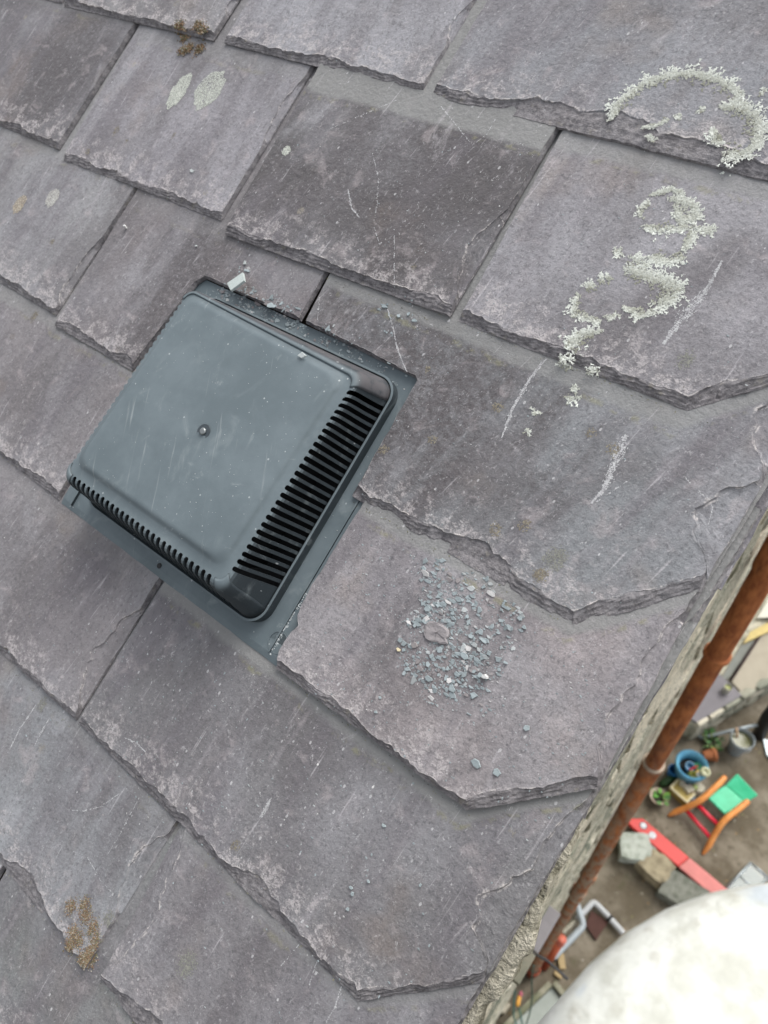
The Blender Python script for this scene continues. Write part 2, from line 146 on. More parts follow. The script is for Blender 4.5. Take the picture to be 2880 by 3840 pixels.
# ---------------------------------------------------------------- materials
def srgb(r,g,b):
    def f(c):
        c/=255.; return c/12.92 if c<=.04045 else ((c+.055)/1.055)**2.4
    return (f(r),f(g),f(b),1)
class NT:
    def __init__(s,name):
        s.m=bpy.data.materials.new(name); s.m.use_nodes=True; s.t=s.m.node_tree
        s.b=s.t.nodes['Principled BSDF']
    def n(s,typ,**kw):
        x=s.t.nodes.new(typ)
        for k,v in kw.items(): setattr(x,k,v)
        return x
    def lk(s,a,b): s.t.links.new(a,b)
    def put(s,sock,v):
        if hasattr(v,'links') or isinstance(v,bpy.types.NodeSocket): s.lk(v,sock)
        elif isinstance(v,(tuple,list)) and len(v)==4 and sock.type=='VECTOR': sock.default_value=v[:3]
        else: sock.default_value=v
    def math(s,op,a,b=0.0,clamp=False):
        x=s.n('ShaderNodeMath',operation=op); x.use_clamp=clamp
        s.put(x.inputs[0],a); s.put(x.inputs[1],b); return x.outputs[0]
    def mix(s,f,a,b,mode='MIX'):
        x=s.n('ShaderNodeMix',data_type='RGBA',blend_type=mode); s.put(x.inputs[0],f); s.put(x.inputs[6],a); s.put(x.inputs[7],b); return x.outputs[2]
    def noise(s,vec,scale,detail=3,rough=.55,dist=0.0,out=0):
        x=s.n('ShaderNodeTexNoise'); 
        if vec is not None: s.lk(vec,x.inputs['Vector'])
        x.inputs['Scale'].default_value=scale; x.inputs['Detail'].default_value=detail; x.inputs['Roughness'].default_value=rough; x.inputs['Distortion'].default_value=dist
        return x.outputs[out]
    def voro(s,vec,scale,rand=1.0,feature='F1'):
        x=s.n('ShaderNodeTexVoronoi',feature=feature); s.lk(vec,x.inputs['Vector']); x.inputs['Scale'].default_value=scale; x.inputs['Randomness'].default_value=rand; return x
    def step(s,v,lo,hi,a=0.0,b=1.0):
        x=s.n('ShaderNodeMapRange'); x.interpolation_type='SMOOTHSTEP'; s.put(x.inputs[0],v); x.inputs[1].default_value=lo; x.inputs[2].default_value=hi; x.inputs[3].default_value=a; x.inputs[4].default_value=b; return x.outputs[0]
    def vmul(s,v,k):
        x=s.n('ShaderNodeVectorMath',operation='MULTIPLY'); s.lk(v,x.inputs[0]); x.inputs[1].default_value=k; return x.outputs[0]
    def vadd(s,v,k):
        x=s.n('ShaderNodeVectorMath',operation='ADD'); s.lk(v,x.inputs[0]); s.put(x.inputs[1],k); return x.outputs[0]
    def obj(s): return s.n('ShaderNodeTexCoord').outputs['Object']
    def attr(s,name,typ='OBJECT',out='Fac'):
        x=s.n('ShaderNodeAttribute'); x.attribute_type=typ; x.attribute_name=name; return x.outputs[out]
    def bump(s,h,dist,strength=1.0,normal=None):
        x=s.n('ShaderNodeBump'); s.lk(h,x.inputs['Height']); x.inputs['Distance'].default_value=dist; x.inputs['Strength'].default_value=strength
        if normal is not None: s.lk(normal,x.inputs['Normal'])
        return x.outputs[0]
    def fin(s,col,rough=.8,normal=None,spec=.3,metal=0.0):
        s.put(s.b.inputs['Base Color'],col); s.put(s.b.inputs['Roughness'],rough); s.b.inputs['Specular IOR Level'].default_value=spec; s.b.inputs['Metallic'].default_value=metal
        if normal is not None: s.lk(normal,s.b.inputs['Normal'])
        return s.m
def mat_slate():
    k=NT('weathered_slate'); P=k.obj(); sep=k.n('ShaderNodeSeparateXYZ'); k.lk(P,sep.inputs[0]); X,Yc=sep.outputs[0],sep.outputs[1]
    seed=k.attr('seed'); cx=k.n('ShaderNodeCombineXYZ'); k.lk(seed,cx.inputs[0]); k.lk(k.math('MULTIPLY',seed,1.7),cx.inputs[1]); k.lk(k.math('MULTIPLY',seed,.31),cx.inputs[2])
    Q=k.vadd(P,cx.outputs[0])
    ang=k.n('ShaderNodeVectorRotate'); ang.rotation_type='Z_AXIS'; k.lk(Q,ang.inputs['Vector']); k.lk(k.attr('grain'),ang.inputs['Angle']); G=ang.outputs[0]
    dark=k.attr('dark'); base=k.attr('base',out='Color')
    cloud=k.noise(Q,9,3,.5); base=k.mix(k.step(cloud,.40,.64,0,.55),base,srgb(134,133,136))
    base=k.mix(k.step(k.noise(k.vadd(k.vmul(G,(12,5,5)),(3,3,3)),1,5,.6,.5),.46,.66,0,.62),base,srgb(93,89,90))
    base=k.mix(k.step(k.noise(k.vadd(k.vmul(G,(14,7,7)),(8,1,3)),1,5,.65,.6),.54,.72,0,.45),base,srgb(151,150,153))
    base=k.mix(k.step(k.noise(k.vadd(Q,(1,9,4)),7,4,.6),.55,.70,0,.42),base,srgb(124,111,102))
    st=k.noise(k.vmul(G,(26,5,5)),1,4,.55,.4)
    base=k.mix(k.step(st,.44,.70,0,.68),base,srgb(101,97,101))
    base=k.mix(k.step(k.noise(k.vmul(G,(60,9,9)),1,5,.6),.55,.8,0,.5),base,srgb(154,149,152))
    # stain
    sp=k.attr('stain_pos',out='Vector'); sr=k.attr('stain_size',out='Vector')
    dv=k.n('ShaderNodeVectorMath',operation='SUBTRACT'); k.lk(P,dv.inputs[0]); k.lk(sp,dv.inputs[1])
    dd=k.n('ShaderNodeVectorMath',operation='DIVIDE'); k.lk(k.vmul(dv.outputs[0],(1,1,0)),dd.inputs[0]); k.lk(sr,dd.inputs[1])
    ln=k.n('ShaderNodeVectorMath',operation='LENGTH'); k.lk(dd.outputs[0],ln.inputs[0])
    sd=k.math('ADD',ln.outputs['Value'],k.math('MULTIPLY',k.math('SUBTRACT',k.noise(k.vmul(G,(34,8,8)),1,6,.7,.4),.5),2.6))
    smask=k.math('MULTIPLY',k.math('MULTIPLY',k.step(sd,1.30,.35),dark),k.step(k.noise(Q,150,5,.75),.34,.60,.45,1.0))
    base=k.mix(smask,base,srgb(80,76,77))
    mot=k.noise(Q,55,5,.65); base=k.mix(k.step(mot,.5,.72,0,.42),base,srgb(98,94,96))
    mot2=k.noise(k.vadd(Q,(5,3,1)),38,4,.6,.6); base=k.mix(k.step(mot2,.57,.72,0,.40),base,srgb(158,150,150))
    gr=k.noise(k.vmul(G,(330,210,210)),1,4,.75); base=k.mix(k.step(gr,.50,.69,0,.62),base,srgb(83,82,84))
    gr2=k.noise(k.vadd(k.vmul(G,(360,190,220)),(3,8,1)),1,3,.75); base=k.mix(k.step(gr2,.57,.73,0,.52),base,srgb(168,166,167))
    # crust near the tail, pale pinkish
    tl=k.step(Yc,.075,.008); cr=k.noise(k.vadd(Q,(1,7,2)),70,6,.75)
    cr2=k.noise(k.vadd(Q,(4,4,1)),330,3,.7)
    cm=k.math('MULTIPLY',k.step(k.math('ADD',cr,k.math('MULTIPLY',tl,.13)),.58,.70),k.math('ADD',k.math('MULTIPLY',tl,.62),.08)); cm=k.math('MULTIPLY',cm,k.step(cr2,.38,.56,.12,1))
    base=k.mix(cm,base,srgb(176,170,169))
    # protected band under the next slate up
    dB=k.math('SUBTRACT',k.math('ADD',k.attr('gauge'),k.math('MULTIPLY',k.math('MAXIMUM',k.math('SUBTRACT',X,k.attr('tipx')),0.0),1.0)),Yc); dB=k.math('ADD',dB,k.math('MULTIPLY',k.math('SUBTRACT',k.noise(Q,34,4,.6),.5),.012))
    band=k.math('MULTIPLY',k.step(dB,.017,.009),k.attr('clean'))
    base=k.mix(k.math('MULTIPLY',band,.8),base,srgb(130,130,128))
    alg=k.math('MULTIPLY',k.math('MULTIPLY',k.step(dB,.013,.017),k.step(dB,.022,.018)),k.math('MULTIPLY',k.step(k.noise(k.vmul(Q,(40,40,40)),1,5,.7),.50,.62),k.attr('clean')))
    base=k.mix(k.math('MULTIPLY',alg,.55),base,srgb(128,126,98))
    # flecks: thin broken squiggles and specks
    q1=k.noise(k.vadd(k.vmul(G,(150,95,110)),(7,1,3)),1,3,.6,.8); rdg=k.math('ABSOLUTE',k.math('SUBTRACT',q1,.5))
    fm=k.math('MULTIPLY',k.step(rdg,.022,.010),k.step(k.math('ADD',k.noise(k.vadd(Q,(6,2,9)),120,3,.7),k.math('MULTIPLY',k.attr('fleck'),.30)),.66,.74))
    base=k.mix(k.math('MULTIPLY',fm,.5),base,srgb(190,188,188))
    fl=k.voro(k.vadd(k.vmul(G,(210,130,150)),(2,2,2)),1); fc=k.n('ShaderNodeSeparateColor'); k.lk(fl.outputs['Color'],fc.inputs[0])
    fm2=k.math('MULTIPLY',k.math('LESS_THAN',fl.outputs['Distance'],k.step(fc.outputs[1],0,1,.05,.24)),k.math('GREATER_THAN',fc.outputs[0],k.math('SUBTRACT',.985,k.math('MULTIPLY',k.attr('fleck'),.35))))
    base=k.mix(k.math('MULTIPLY',fm2,.55),base,srgb(190,189,189))
    # small dull lichen spots
    ls=k.voro(k.vadd(Q,(9,4,0)),21); lc=k.n('ShaderNodeSeparateColor'); k.lk(ls.outputs['Color'],lc.inputs[0])
    ldist=k.math('ADD',ls.outputs['Distance'],k.math('MULTIPLY',k.math('SUBTRACT',k.noise(Q,240,4,.7),.5),.16))
    lm=k.math('MULTIPLY',k.math('LESS_THAN',ldist,k.step(lc.outputs[1],0,1,.03,.12)),k.math('GREATER_THAN',lc.outputs[0],.80))
    lm=k.math('MULTIPLY',lm,k.step(k.noise(Q,420,2,.6),.40,.55))
    base=k.mix(k.math('MULTIPLY',lm,.5),base,k.mix(lc.outputs[2],srgb(150,144,128),srgb(92,84,78)))
    # scuffs
    sc=k.noise(k.vmul(G,(260,16,16)),1,2,.5,.3); base=k.mix(k.math('MULTIPLY',k.step(sc,.68,.78),.45),base,srgb(178,174,176))
    ch=k.noise(k.vadd(k.vmul(G,(38,12,12)),(5,5,9)),1,6,.75,.8); base=k.mix(k.math('MULTIPLY',k.step(ch,.60,.74),.5),base,srgb(170,166,168))
    # dressed edges
    bv=k.attr('bevel','GEOMETRY'); ed=k.mix(k.step(k.noise(Q,130,5,.75),.36,.64),srgb(84,81,83),srgb(134,130,131))
    ed=k.mix(k.step(k.noise(k.vadd(Q,(2,2,5)),90,4,.6),.58,.72,0,.5),ed,srgb(140,134,118))
    base=k.mix(k.step(bv,.55,1.0,0,.8),base,ed)
    crs=k.math('MULTIPLY',k.math('MULTIPLY',k.step(bv,.15,.45),k.step(bv,.85,.55)),k.step(k.noise(k.vadd(Q,(8,8,1)),110,5,.75),.50,.60))
    base=k.mix(k.math('MULTIPLY',crs,.75),base,srgb(186,180,176))
    h=k.math('ADD',k.math('MULTIPLY',gr,.55),k.math('MULTIPLY',mot,1.1)); h=k.math('ADD',h,k.math('MULTIPLY',st,1.6)); h=k.math('ADD',h,k.math('MULTIPLY',cm,.4)); h=k.math('ADD',h,k.math('MULTIPLY',k.noise(Q,160,4,.7),.9))
    h=k.math('ADD',h,k.math('MULTIPLY',bv,k.math('MULTIPLY',k.noise(Q,210,4,.7),.8)))
    nb=k.bump(h,.0012,1.0)
    return k.fin(base,k.math('ADD',.62,k.math('MULTIPLY',gr,.25)),nb,.32)
def mat_plain(name,c,rough=.6,spec=.4,var=.25,scale=30,bump=0.0,metal=0.0,c2=None):
    k=NT(name); P=k.obj(); d=tuple(x*(1-var) for x in c[:3])+(1,) if c2 is None else c2
    n=k.noise(P,scale,5,.65); col=k.mix(k.step(n,.35,.68),c,d)
    nb=k.bump(n,bump,1.0) if bump else None
    return k.fin(col,rough,nb,spec,metal)
def mat_vcol(name,rough=.8,spec=.3,scale=500,bump=.0005):
    k=NT(name); P=k.obj(); c=k.attr('col','GEOMETRY','Color'); n=k.noise(P,scale,4,.7)
    col=k.mix(k.step(n,.4,.7,0,.35),c,k.mix(.4,c,(0.03,.03,.03,1)))
    return k.fin(col,rough,k.bump(n,bump,.8),spec)
def mat_vent():
    k=NT('grey_plastic'); P=k.obj()
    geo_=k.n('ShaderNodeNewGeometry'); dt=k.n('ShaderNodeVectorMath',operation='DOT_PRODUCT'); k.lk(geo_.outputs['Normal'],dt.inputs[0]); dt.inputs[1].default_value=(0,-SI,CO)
    painted_light=k.step(k.math('ADD',dt.outputs['Value'],k.math('MULTIPLY',k.math('SUBTRACT',k.noise(P,40,4,.6),.5),.25)),.50,.95)   # side shade put into the colour: sideways faces darker, upward ones paler
    base=k.mix(painted_light,srgb(46,53,57),k.mix(k.step(k.noise(P,14,5,.65),.35,.7),srgb(87,97,101),srgb(99,109,113)))
    base=k.mix(k.step(k.noise(k.vmul(P,(30,18,30)),1,5,.6,1.0),.55,.78,0,.45),base,srgb(134,142,143))
    dirt=k.attr('dirt','GEOMETRY'); dn=k.noise(P,70,5,.7)
    base=k.mix(k.math('MULTIPLY',dirt,k.step(dn,.3,.55)),base,srgb(78,76,78))
    v=k.voro(k.vmul(P,(190,190,60)),1); vc=k.n('ShaderNodeSeparateColor'); k.lk(v.outputs['Color'],vc.inputs[0])
    m=k.math('MULTIPLY',k.math('LESS_THAN',v.outputs['Distance'],k.step(vc.outputs[1],0,1,.07,.19)),k.math('GREATER_THAN',vc.outputs[0],.90))
    base=k.mix(k.math('MULTIPLY',m,.55),base,srgb(176,180,180))
    rot=k.n('ShaderNodeVectorRotate'); rot.rotation_type='Z_AXIS'; k.lk(P,rot.inputs['Vector']); rot.inputs['Angle'].default_value=-.5
    s=k.noise(k.vmul(rot.outputs[0],(130,9,20)),1,3,.55,.5); base=k.mix(k.math('MULTIPLY',k.step(s,.66,.78),.45),base,srgb(160,165,165))
    sm=k.noise(k.vadd(P,(3,1,0)),32,6,.75,1.2); base=k.mix(k.math('MULTIPLY',k.step(sm,.60,.72),.32),base,srgb(150,157,157))
    n=k.noise(P,700,2,.6)
    return k.fin(base,k.math('ADD',.50,k.math('MULTIPLY',dn,.2)),k.bump(n,.00012,.6),.32)
def mat_rust():
    k=NT('rusty_iron'); P=k.obj(); n=k.noise(k.vmul(P,(1,1,.35)),42,6,.7); n2=k.noise(k.vmul(P,(1,1,.5)),12,4,.6)
    c=k.mix(k.step(n,.35,.65),srgb(134,78,50),srgb(176,112,70)); c=k.mix(k.step(n2,.5,.72,0,.55),c,srgb(106,64,48))
    c=k.mix(k.step(k.noise(k.vmul(P,(1,1,.5)),60,5,.75),.56,.70,0,.7),c,srgb(176,122,80)); c=k.mix(k.step(k.noise(k.vadd(k.vmul(P,(1,1,.4)),(3,1,1)),38,5,.75),.58,.70,0,.6),c,srgb(84,54,44))
    sep=k.n('ShaderNodeSeparateXYZ'); k.lk(P,sep.inputs[0])
    low=k.math('MULTIPLY',k.step(sep.outputs[2],-2.2,-4.6),k.step(k.noise(k.vmul(P,(1,1,.4)),26,5,.7),.42,.56))
    c=k.mix(k.math('MULTIPLY',low,.8),c,srgb(150,140,124))
    return k.fin(c,.85,k.bump(n,.003,.8),.2)
def mat_mortar(name='lime_mortar',a=(214,208,188),b=(158,156,140),sc=14):
    k=NT(name); P=k.obj(); n=k.noise(P,sc,6,.7); n2=k.noise(P,sc*4,5,.7)
    c=k.mix(k.step(n,.35,.66),srgb(*b),srgb(*a)); c=k.mix(k.step(n2,.58,.7,0,.7),c,srgb(96,100,88)); c=k.mix(k.step(k.noise(k.vadd(P,(3,1,2)),sc*2.2,4,.6),.63,.72,0,.8),c,srgb(208,202,186))
    return k.fin(c,.9,k.bump(k.math('ADD',n,k.math('MULTIPLY',n2,.4)),.02,.9),.2)
def mat_stone():
    k=NT('rubble_stone'); P=k.obj(); seed=k.attr('seed'); t=k.attr('tone'); cx=k.n('ShaderNodeCombineXYZ'); k.lk(seed,cx.inputs[0]); Q=k.vadd(P,cx.outputs[0])
    c=k.mix(t,srgb(112,118,104),srgb(214,206,186)); n=k.noise(Q,16,6,.7)
    c=k.mix(k.step(n,.48,.64,0,.8),c,srgb(88,96,86)); c=k.mix(k.step(k.noise(Q,22,5,.7),.54,.64,0,.85),c,srgb(222,216,200))
    c=k.mix(k.step(k.noise(k.vadd(Q,(4,4,4)),7,4,.6),.60,.72,0,.5),c,srgb(146,120,84))
    return k.fin(c,.9,k.bump(n,.012,.9),.25)
def mat_ground():
    k=NT('yard_concrete'); P=k.obj(); n=k.noise(P,1.6,6,.62); n2=k.noise(P,11,6,.7)
    c=k.mix(k.step(n,.38,.62),srgb(88,80,66),srgb(126,118,104)); c=k.mix(k.step(n2,.52,.66,0,.65),c,srgb(78,71,58)); c=k.mix(k.step(k.noise(k.vadd(P,(7,2,0)),4,5,.65),.58,.7,0,.5),c,srgb(76,80,54))
    c=k.mix(k.step(k.noise(P,60,3,.6),.66,.74,0,.5),c,srgb(150,144,130))
    return k.fin(c,.9,k.bump(n2,.01,.6),.2)
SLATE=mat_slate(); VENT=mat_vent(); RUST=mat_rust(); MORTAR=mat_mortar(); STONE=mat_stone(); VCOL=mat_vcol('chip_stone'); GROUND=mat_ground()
DECK=mat_plain('roof_timber',srgb(70,60,50),.9)
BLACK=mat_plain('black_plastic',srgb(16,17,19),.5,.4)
# ---------------------------------------------------------------- noise on a line (piecewise linear, ragged)
class Rag:
    def __init__(s,seed): s.s=seed
    def __call__(s,x,w,a):
        i=math.floor(x/w); f=x/w-i
        h=lambda j: random.Random((s.s*7919+j*104729+int(w*1e6))&0x7fffffff).uniform(-1,1)
        return a*(h(i)*(1-f)+h(i+1)*f)
# ---------------------------------------------------------------- HOUSE: roof slates
house=empty('stone_house',(0,0,0),'stone house with a grey purple slate roof and a rubble gable wall','house')
STEP=.006
gauges={0:.21,1:.2,2:.19,3:.175,4:.172,5:.163,6:.15}
OUT=[]      # (course, polygon, tail v, gauge, thickness, lift)
props={ # tone dark grain clean stain(u,v from tail left, ru, rv) fleck
 'T0':(.6,.2,.0,.2,None,.05),'T1':(.4,.3,-.1,.3,(.7,.05,.12,.08),.05),'T2':(.75,.15,-.1,.3,None,.04),'T3':(.85,.45,.15,.3,(.6,.16,.2,.05),.03),
 'B0':(.3,.85,.05,.4,(.78,.12,.07,.18),.06),'B1':(.35,.3,.0,.4,(.5,.17,.12,.05),.05),'B2':(.45,.75,.15,1.0,(.56,.10,.15,.11),.16),'B3':(.35,.45,.1,.8,(.75,.03,.2,.05),.10),
 'D0':(.8,.35,.0,.5,(.35,.1,.08,.1),.05),'D1':(.35,.85,.1,.2,(.50,.10,.07,.14),.12),'D2':(.6,1.0,.25,.9,(.30,.11,.17,.13),.14),
 'E0':(.3,.3,.0,.7,(.85,.1,.1,.08),.10),'E1':(.35,.55,.1,1.0,(.42,.095,.055,.06),.20),'F0':(.25,.25,.1,.2,(.5,.08,.15,.06),.10),'F1':(.55,.35,.05,1.0,(.32,.13,.12,.06),.26),
 'G1':(.85,.3,.0,.3,(.5,.1,.2,.05),.10),'G2':(.7,.3,.05,.6,(.2,.1,.1,.1),.12),'H0':(.8,.3,.0,.3,None,.08),'H1':(.95,.3,.0,.3,None,.08)}
BASEC={k_:srgb(*[(c_+(sum(v_)/3-c_)*.15)+(sum(v_)/3-122)*.75+o_ for c_,o_ in zip(v_,(0.5,0.7,-0.5))])[:3] for k_,v_ in {'T0':(108,107,110),'T1':(124,122,125),'T2':(132,131,137),'T3':(120,121,127),'B0':(104,101,105),'B1':(130,127,133),'B2':(97,93,95),'B3':(130,127,132),
 'D0':(128,127,130),'D1':(117,111,114),'D2':(118,120,124),'E0':(124,119,122),'E1':(133,125,127),'F0':(126,121,124),'F1':(116,114,117),'G1':(126,128,132),'G2':(124,121,125),'H0':(112,115,116),'H1':(116,119,119)}.items()}
flakes={'F0':[('s',.06,.06,.022),('s',.10,.03,.014)],'G1':[('s',.10,.05,.017),('t',.30,.04,.012)],'B2':[('s',.06,.05,.016)],'B1':[('s',.14,.05,.010)],'D0':[('s',.06,.05,.009),('s',.03,.03,.011)],'D1':[('t',.03,.05,.006)],
 'D2':[('t',.14,.04,.010),('v',.05,.05,.026),('v',.11,.05,.016)],'E1':[('v',.05,.05,.014),('v',.10,.05,.011)],'F1':[('v',.04,.06,.026),('v',.11,.05,.012),('t',.26,.03,.012),('t',.45,.06,.008)],'G2':[('l',.07,.07,.020),('l',.12,.05,.014),('t',.1,.08,.018)],'T2':[('s',.08,.03,.008)],'T3':[('t',.13,.05,.007),('t',.20,.05,.012),('t',.28,.05,.008)],'T1':[('s',.05,.02,.008)]}
tailw={'B1':.011,'T3':.014,'D2':.015,'E1':.010,'F1':.011,'B2':.0115,'T2':.010,'G1':.008,'B3':.012}
liftd={'E1':.0035,'B2':.002,'D2':.001,'D1':.001}
def poly_inset(P,d):
    n=len(P); R=[]
    L=[]
    for i in range(n):
        a=Vector(P[i]); b=Vector(P[(i+1)%n]); t=(b-a).normalized(); nn=Vector((-t.y,t.x)); L.append((a+nn*d[i],t))
    for i in range(n):
        p1,t1=L[i-1]; p2,t2=L[i]; cr=t1.x*t2.y-t1.y*t2.x
        if abs(cr)<.08: R.append((p1+t1*((P[i]-p1).dot(t1))+p2+t2*((P[i]-p2).dot(t2)))/2)
        else:
            s=((p2.x-p1.x)*t2.y-(p2.y-p1.y)*t2.x)/cr; R.append(p1+t1*s)
    return R
def make_slate(name,rec,idx):
    c=rec['head']; g=gauges[c]; r=rng(idx*31+5); rg=Rag(idx+11)
    pts=[Vector(p) for p in rec['p']]; types=list(rec['t']); lt=Vector(rec['lt'])
    # upslope end hidden under the next courses
    top=max(pts[-1].y,lt.y)+ (.25 if c>0 else .28)
    def ext(a,b):  # from a towards b up to v=top
        d=(b-a); d=d/max(d.y,1e-4) if d.y>.02 else Vector((0,1)); return b+d*(top-b.y)
    if name=='E1':
        cutp=[Vector(p) for p in rec['cut']]
        prev=pts[-2]; hr=ext(Vector((-.03,0)),Vector((-.028,.06))); 
        pts=pts+[Vector((hr.x,top)),Vector((-.315,top))]+cutp; types=['t','t','v','v','h']+['c']*(len(cutp)+1)
        types=types[:len(pts)]
    else:
        prev=pts[-2]; hr=ext(prev,pts[-1]) if types[-2] in 'sv' else Vector((pts[-1].x,top))
        base=pts[0]; hl=ext(base,lt)
        pts=pts+[hr,hl]; types=types[:-1]+[types[-2],'h','l']
    u0=pts[0].x; tailv={'D2':-.004}.get(name,pts[0].y)
    th=.0058+r.uniform(-.0006,.0009)
    lift=liftd.get(name,0.0)+r.uniform(0,.0008)
    def zu(v): return STEP*(1-(v-tailv)/g)+lift
    poly=[Vector((p.x-u0,p.y-tailv)) for p in pts]
    n=len(poly)
    cw={'t':tailw.get(name,.0095)*.82,'s':.0018,'l':.0016,'v':.0030,'h':.001,'c':.0018}
    crest=[cw[t] for t in types]
    fr=[0,.03,.18,.32,.46,.60,.74,.86,.96,1.0,1.10,1.3]
    NB=9
    cols=[]; 
    insets=[poly_inset(poly,[f*cd for cd in crest]) for f in fr]
    ring_pts=[[] for _ in fr]; 
    for i in range(n):
        a=poly[i]; b=poly[(i+1)%n]; Ls=(b-a).length; t=types[i]
        ds={'t':.0018,'s':.0024,'l':.0028,'v':.0024,'c':.0016,'h':.03}[t]
        m=max(2,int(Ls/ds)); tt=(b-a).normalized(); nn=Vector((-tt.y,tt.x))
        for j in range(m):
            s=j/m; x=s*Ls; e=min(1,min(x,Ls-x)/.006); e=e if t!='h' else 0
            A={'t':1,'s':.25,'l':.2,'v':.5,'c':.35,'h':0}[t]
            outn=(rg(x+i,.013,.0003)+rg(x+i,.004,.00035)+rg(x+i,.055,.0005))*(1 if t in 'tv' else .75 if t=='c' else .3)*e
            cn=(rg(x+i*3.1,.034,.0034)+rg(x+i*3.1,.011,.0017)+rg(x+i*3.1,.0034,.0009)+ (.005*max(0,rg(x+i*1.7,.019,1)-.45)))*A
            fl=0
            for (ft,c0,hw,dep) in flakes.get(name,[]):
                if ft==t or (ft=='t' and t=='t'):
                    xx=x if t!='l' else Ls-x
                    q=abs(xx-c0)/hw
                    if q<1: fl=max(fl,dep*(1-q**1.6)*(1+.15*rg(x,.006,1))*min(1,min(x,Ls-x)/.02))
            cn=max(cn+crest[i],.0012)-crest[i]+fl
            for kf,f in enumerate(fr):
                I=insets[kf]; p=I[i].lerp(I[(i+1)%n],s)
                p=p+nn*(e*f*cn+outn*(1-.3*f))
                if 0<kf<NB and t!='h':
                    p=p+nn*e*rg(x+kf*1.3,.005,.0004*A)+tt*rg(x+kf*2.1,.005,.0003*A)
                if kf==0: z=0
                elif kf>=NB: z=th+(rg(x+i,.006,.0003*A) if kf==NB else 0)
                else:
                    qq=f+(rg(x+i*5.,.024,.34)+rg(x+f*.012+i,.009,.14))*(.3+.7*min(1,A+.2))
                    lv=max(0,min(2.999,qq*3)); st=math.floor(lv); frac=lv-st; stair=(st+ (0 if frac<.72 else (frac-.72)/.28))/3
                    z=th*(.20+.74*min(1,stair+.08*frac))+rg(x+kf*.77+i,.004,.0002*(.3+A))
                    if fl>.004: z=th*(.40+.42*min(1,stair+.1*frac))
                ring_pts[kf].append((p,z,fl if t not in 'tc' else 0))
    m=len(ring_pts[0]); V=[];bev=[];F=[]
    for kf,R in enumerate(ring_pts):
        for (p,z,fl) in R:
            V.append((p.x,p.y,zu(p.y+tailv)+z)); bev.append(.10 if (fl>.004 and 0<kf<8) else 1 if kf<8 else (.8,.5,.22,0)[kf-8])
    for kf in range(len(fr)-1):
        for j in range(m):
            j2=(j+1)%m; F.append((kf*m+j,kf*m+j2,(kf+1)*m+j2,(kf+1)*m+j))
    kl=len(fr)-1; F.append(tuple(kl*m+j for j in range(m))); F.append(tuple(range(m))[::-1])
    o=mk('slate',V,F,SLATE,house,attrs={'bevel':('FLOAT',bev)},mat_w=roofmat(u0,tailv))
    p=props[name]; W_=abs(pts[1].x-pts[0].x)
    o['seed']=float(idx*3.37+.5); o['tone']=p[0]; o['dark']=p[1]; o['base']=BASEC[name]; o['tipx']={'D2':-.1024,'E1':-.0953,'F1':-.0964,'G2':-.0963}.get(name,99.)-u0; o['grain']=p[2]; o['clean']=p[3]; o['gauge']=g; o['fleck']=p[5]
    st=p[4] or (.5,.1,.1,.08)
    Wd=max(q.x for q in pts)-u0
    o['stain_pos']=(st[0]*Wd,st[1],0.0); o['stain_size']=(st[2],st[3],1.0)
    OUT.append((c,[(q.x,q.y) for q in pts],tailv,g,th,lift,o))
    return o
SLO={}
for i,(nm,rec) in enumerate(SL.items()): SLO[nm]=make_slate(nm,rec,i)
def inside(P,x,y):
    c=False; n=len(P)
    for i in range(n):
        x1,y1=P[i]; x2,y2=P[(i+1)%n]
        if (y1>y)!=(y2>y) and x<(x2-x1)*(y-y1)/(y2-y1)+x1: c=not c
    return c
def surf(u,v):
    best=-.02
    for (c,P,tv,g,th,lift,o) in OUT:
        if inside(P,u,v): best=max(best,STEP*(1-(v-tv)/g)+lift+th)
    return best
# roof deck under the slates, undercloak strip and mortar along the verge
b=MB(); V=[RW(u,v,z) for z in (-.05,-.02) for u,v in ((-2.4,-1.6),(-.055,-1.6),(-.055,2.9),(-2.4,2.9))]
b.add(V,[(0,3,2,1),(4,5,6,7),(0,1,5,4),(1,2,6,5),(2,3,7,6),(3,0,4,7)]); b.build('roof_deck',DECK,house)
uv=[-1.0,-.62,-.33,-.13,.075,.30,.62,1.1]
for i in range(len(uv)-1):
    r=rng(700+i); a,c=uv[i]+.002,uv[i+1]-.002; m=max(6,int((c-a)/.006)); rg=Rag(300+i)
    e=[([-.0235,-.0235,-.0245,-.0200,-.0165,-.0165,-.0165][i]+rg(k*(c-a)/m,.012,.0012)+rg(k*(c-a)/m,.04,.0014), a+(c-a)*k/m) for k in range(m+1)]
    P=[(-.22,a)]+e+[(-.22,c)]; b=MB(); b.prism([(x+.2,y-a) for x,y in P],-.014,-.0085)
    o=b.build('slate',SLATE,house,mat_w=roofmat(-.2,a)); o['label']='thin undercloak slate projecting under the verge'
    o['seed']=40.+i*2.3; o['tone']=[.25,.6,.3,.1,.2,.5,.4][i]; o['dark']=.3; o['base']=srgb(122,120,127)[:3]; o['tipx']=99.; o['grain']=.1; o['clean']=0.0; o['gauge']=.3; o['fleck']=.02; o['stain_pos']=(.1,.1,0); o['stain_size']=(.1,.1,1.)
    o.data.attributes.new('bevel','FLOAT','POINT')
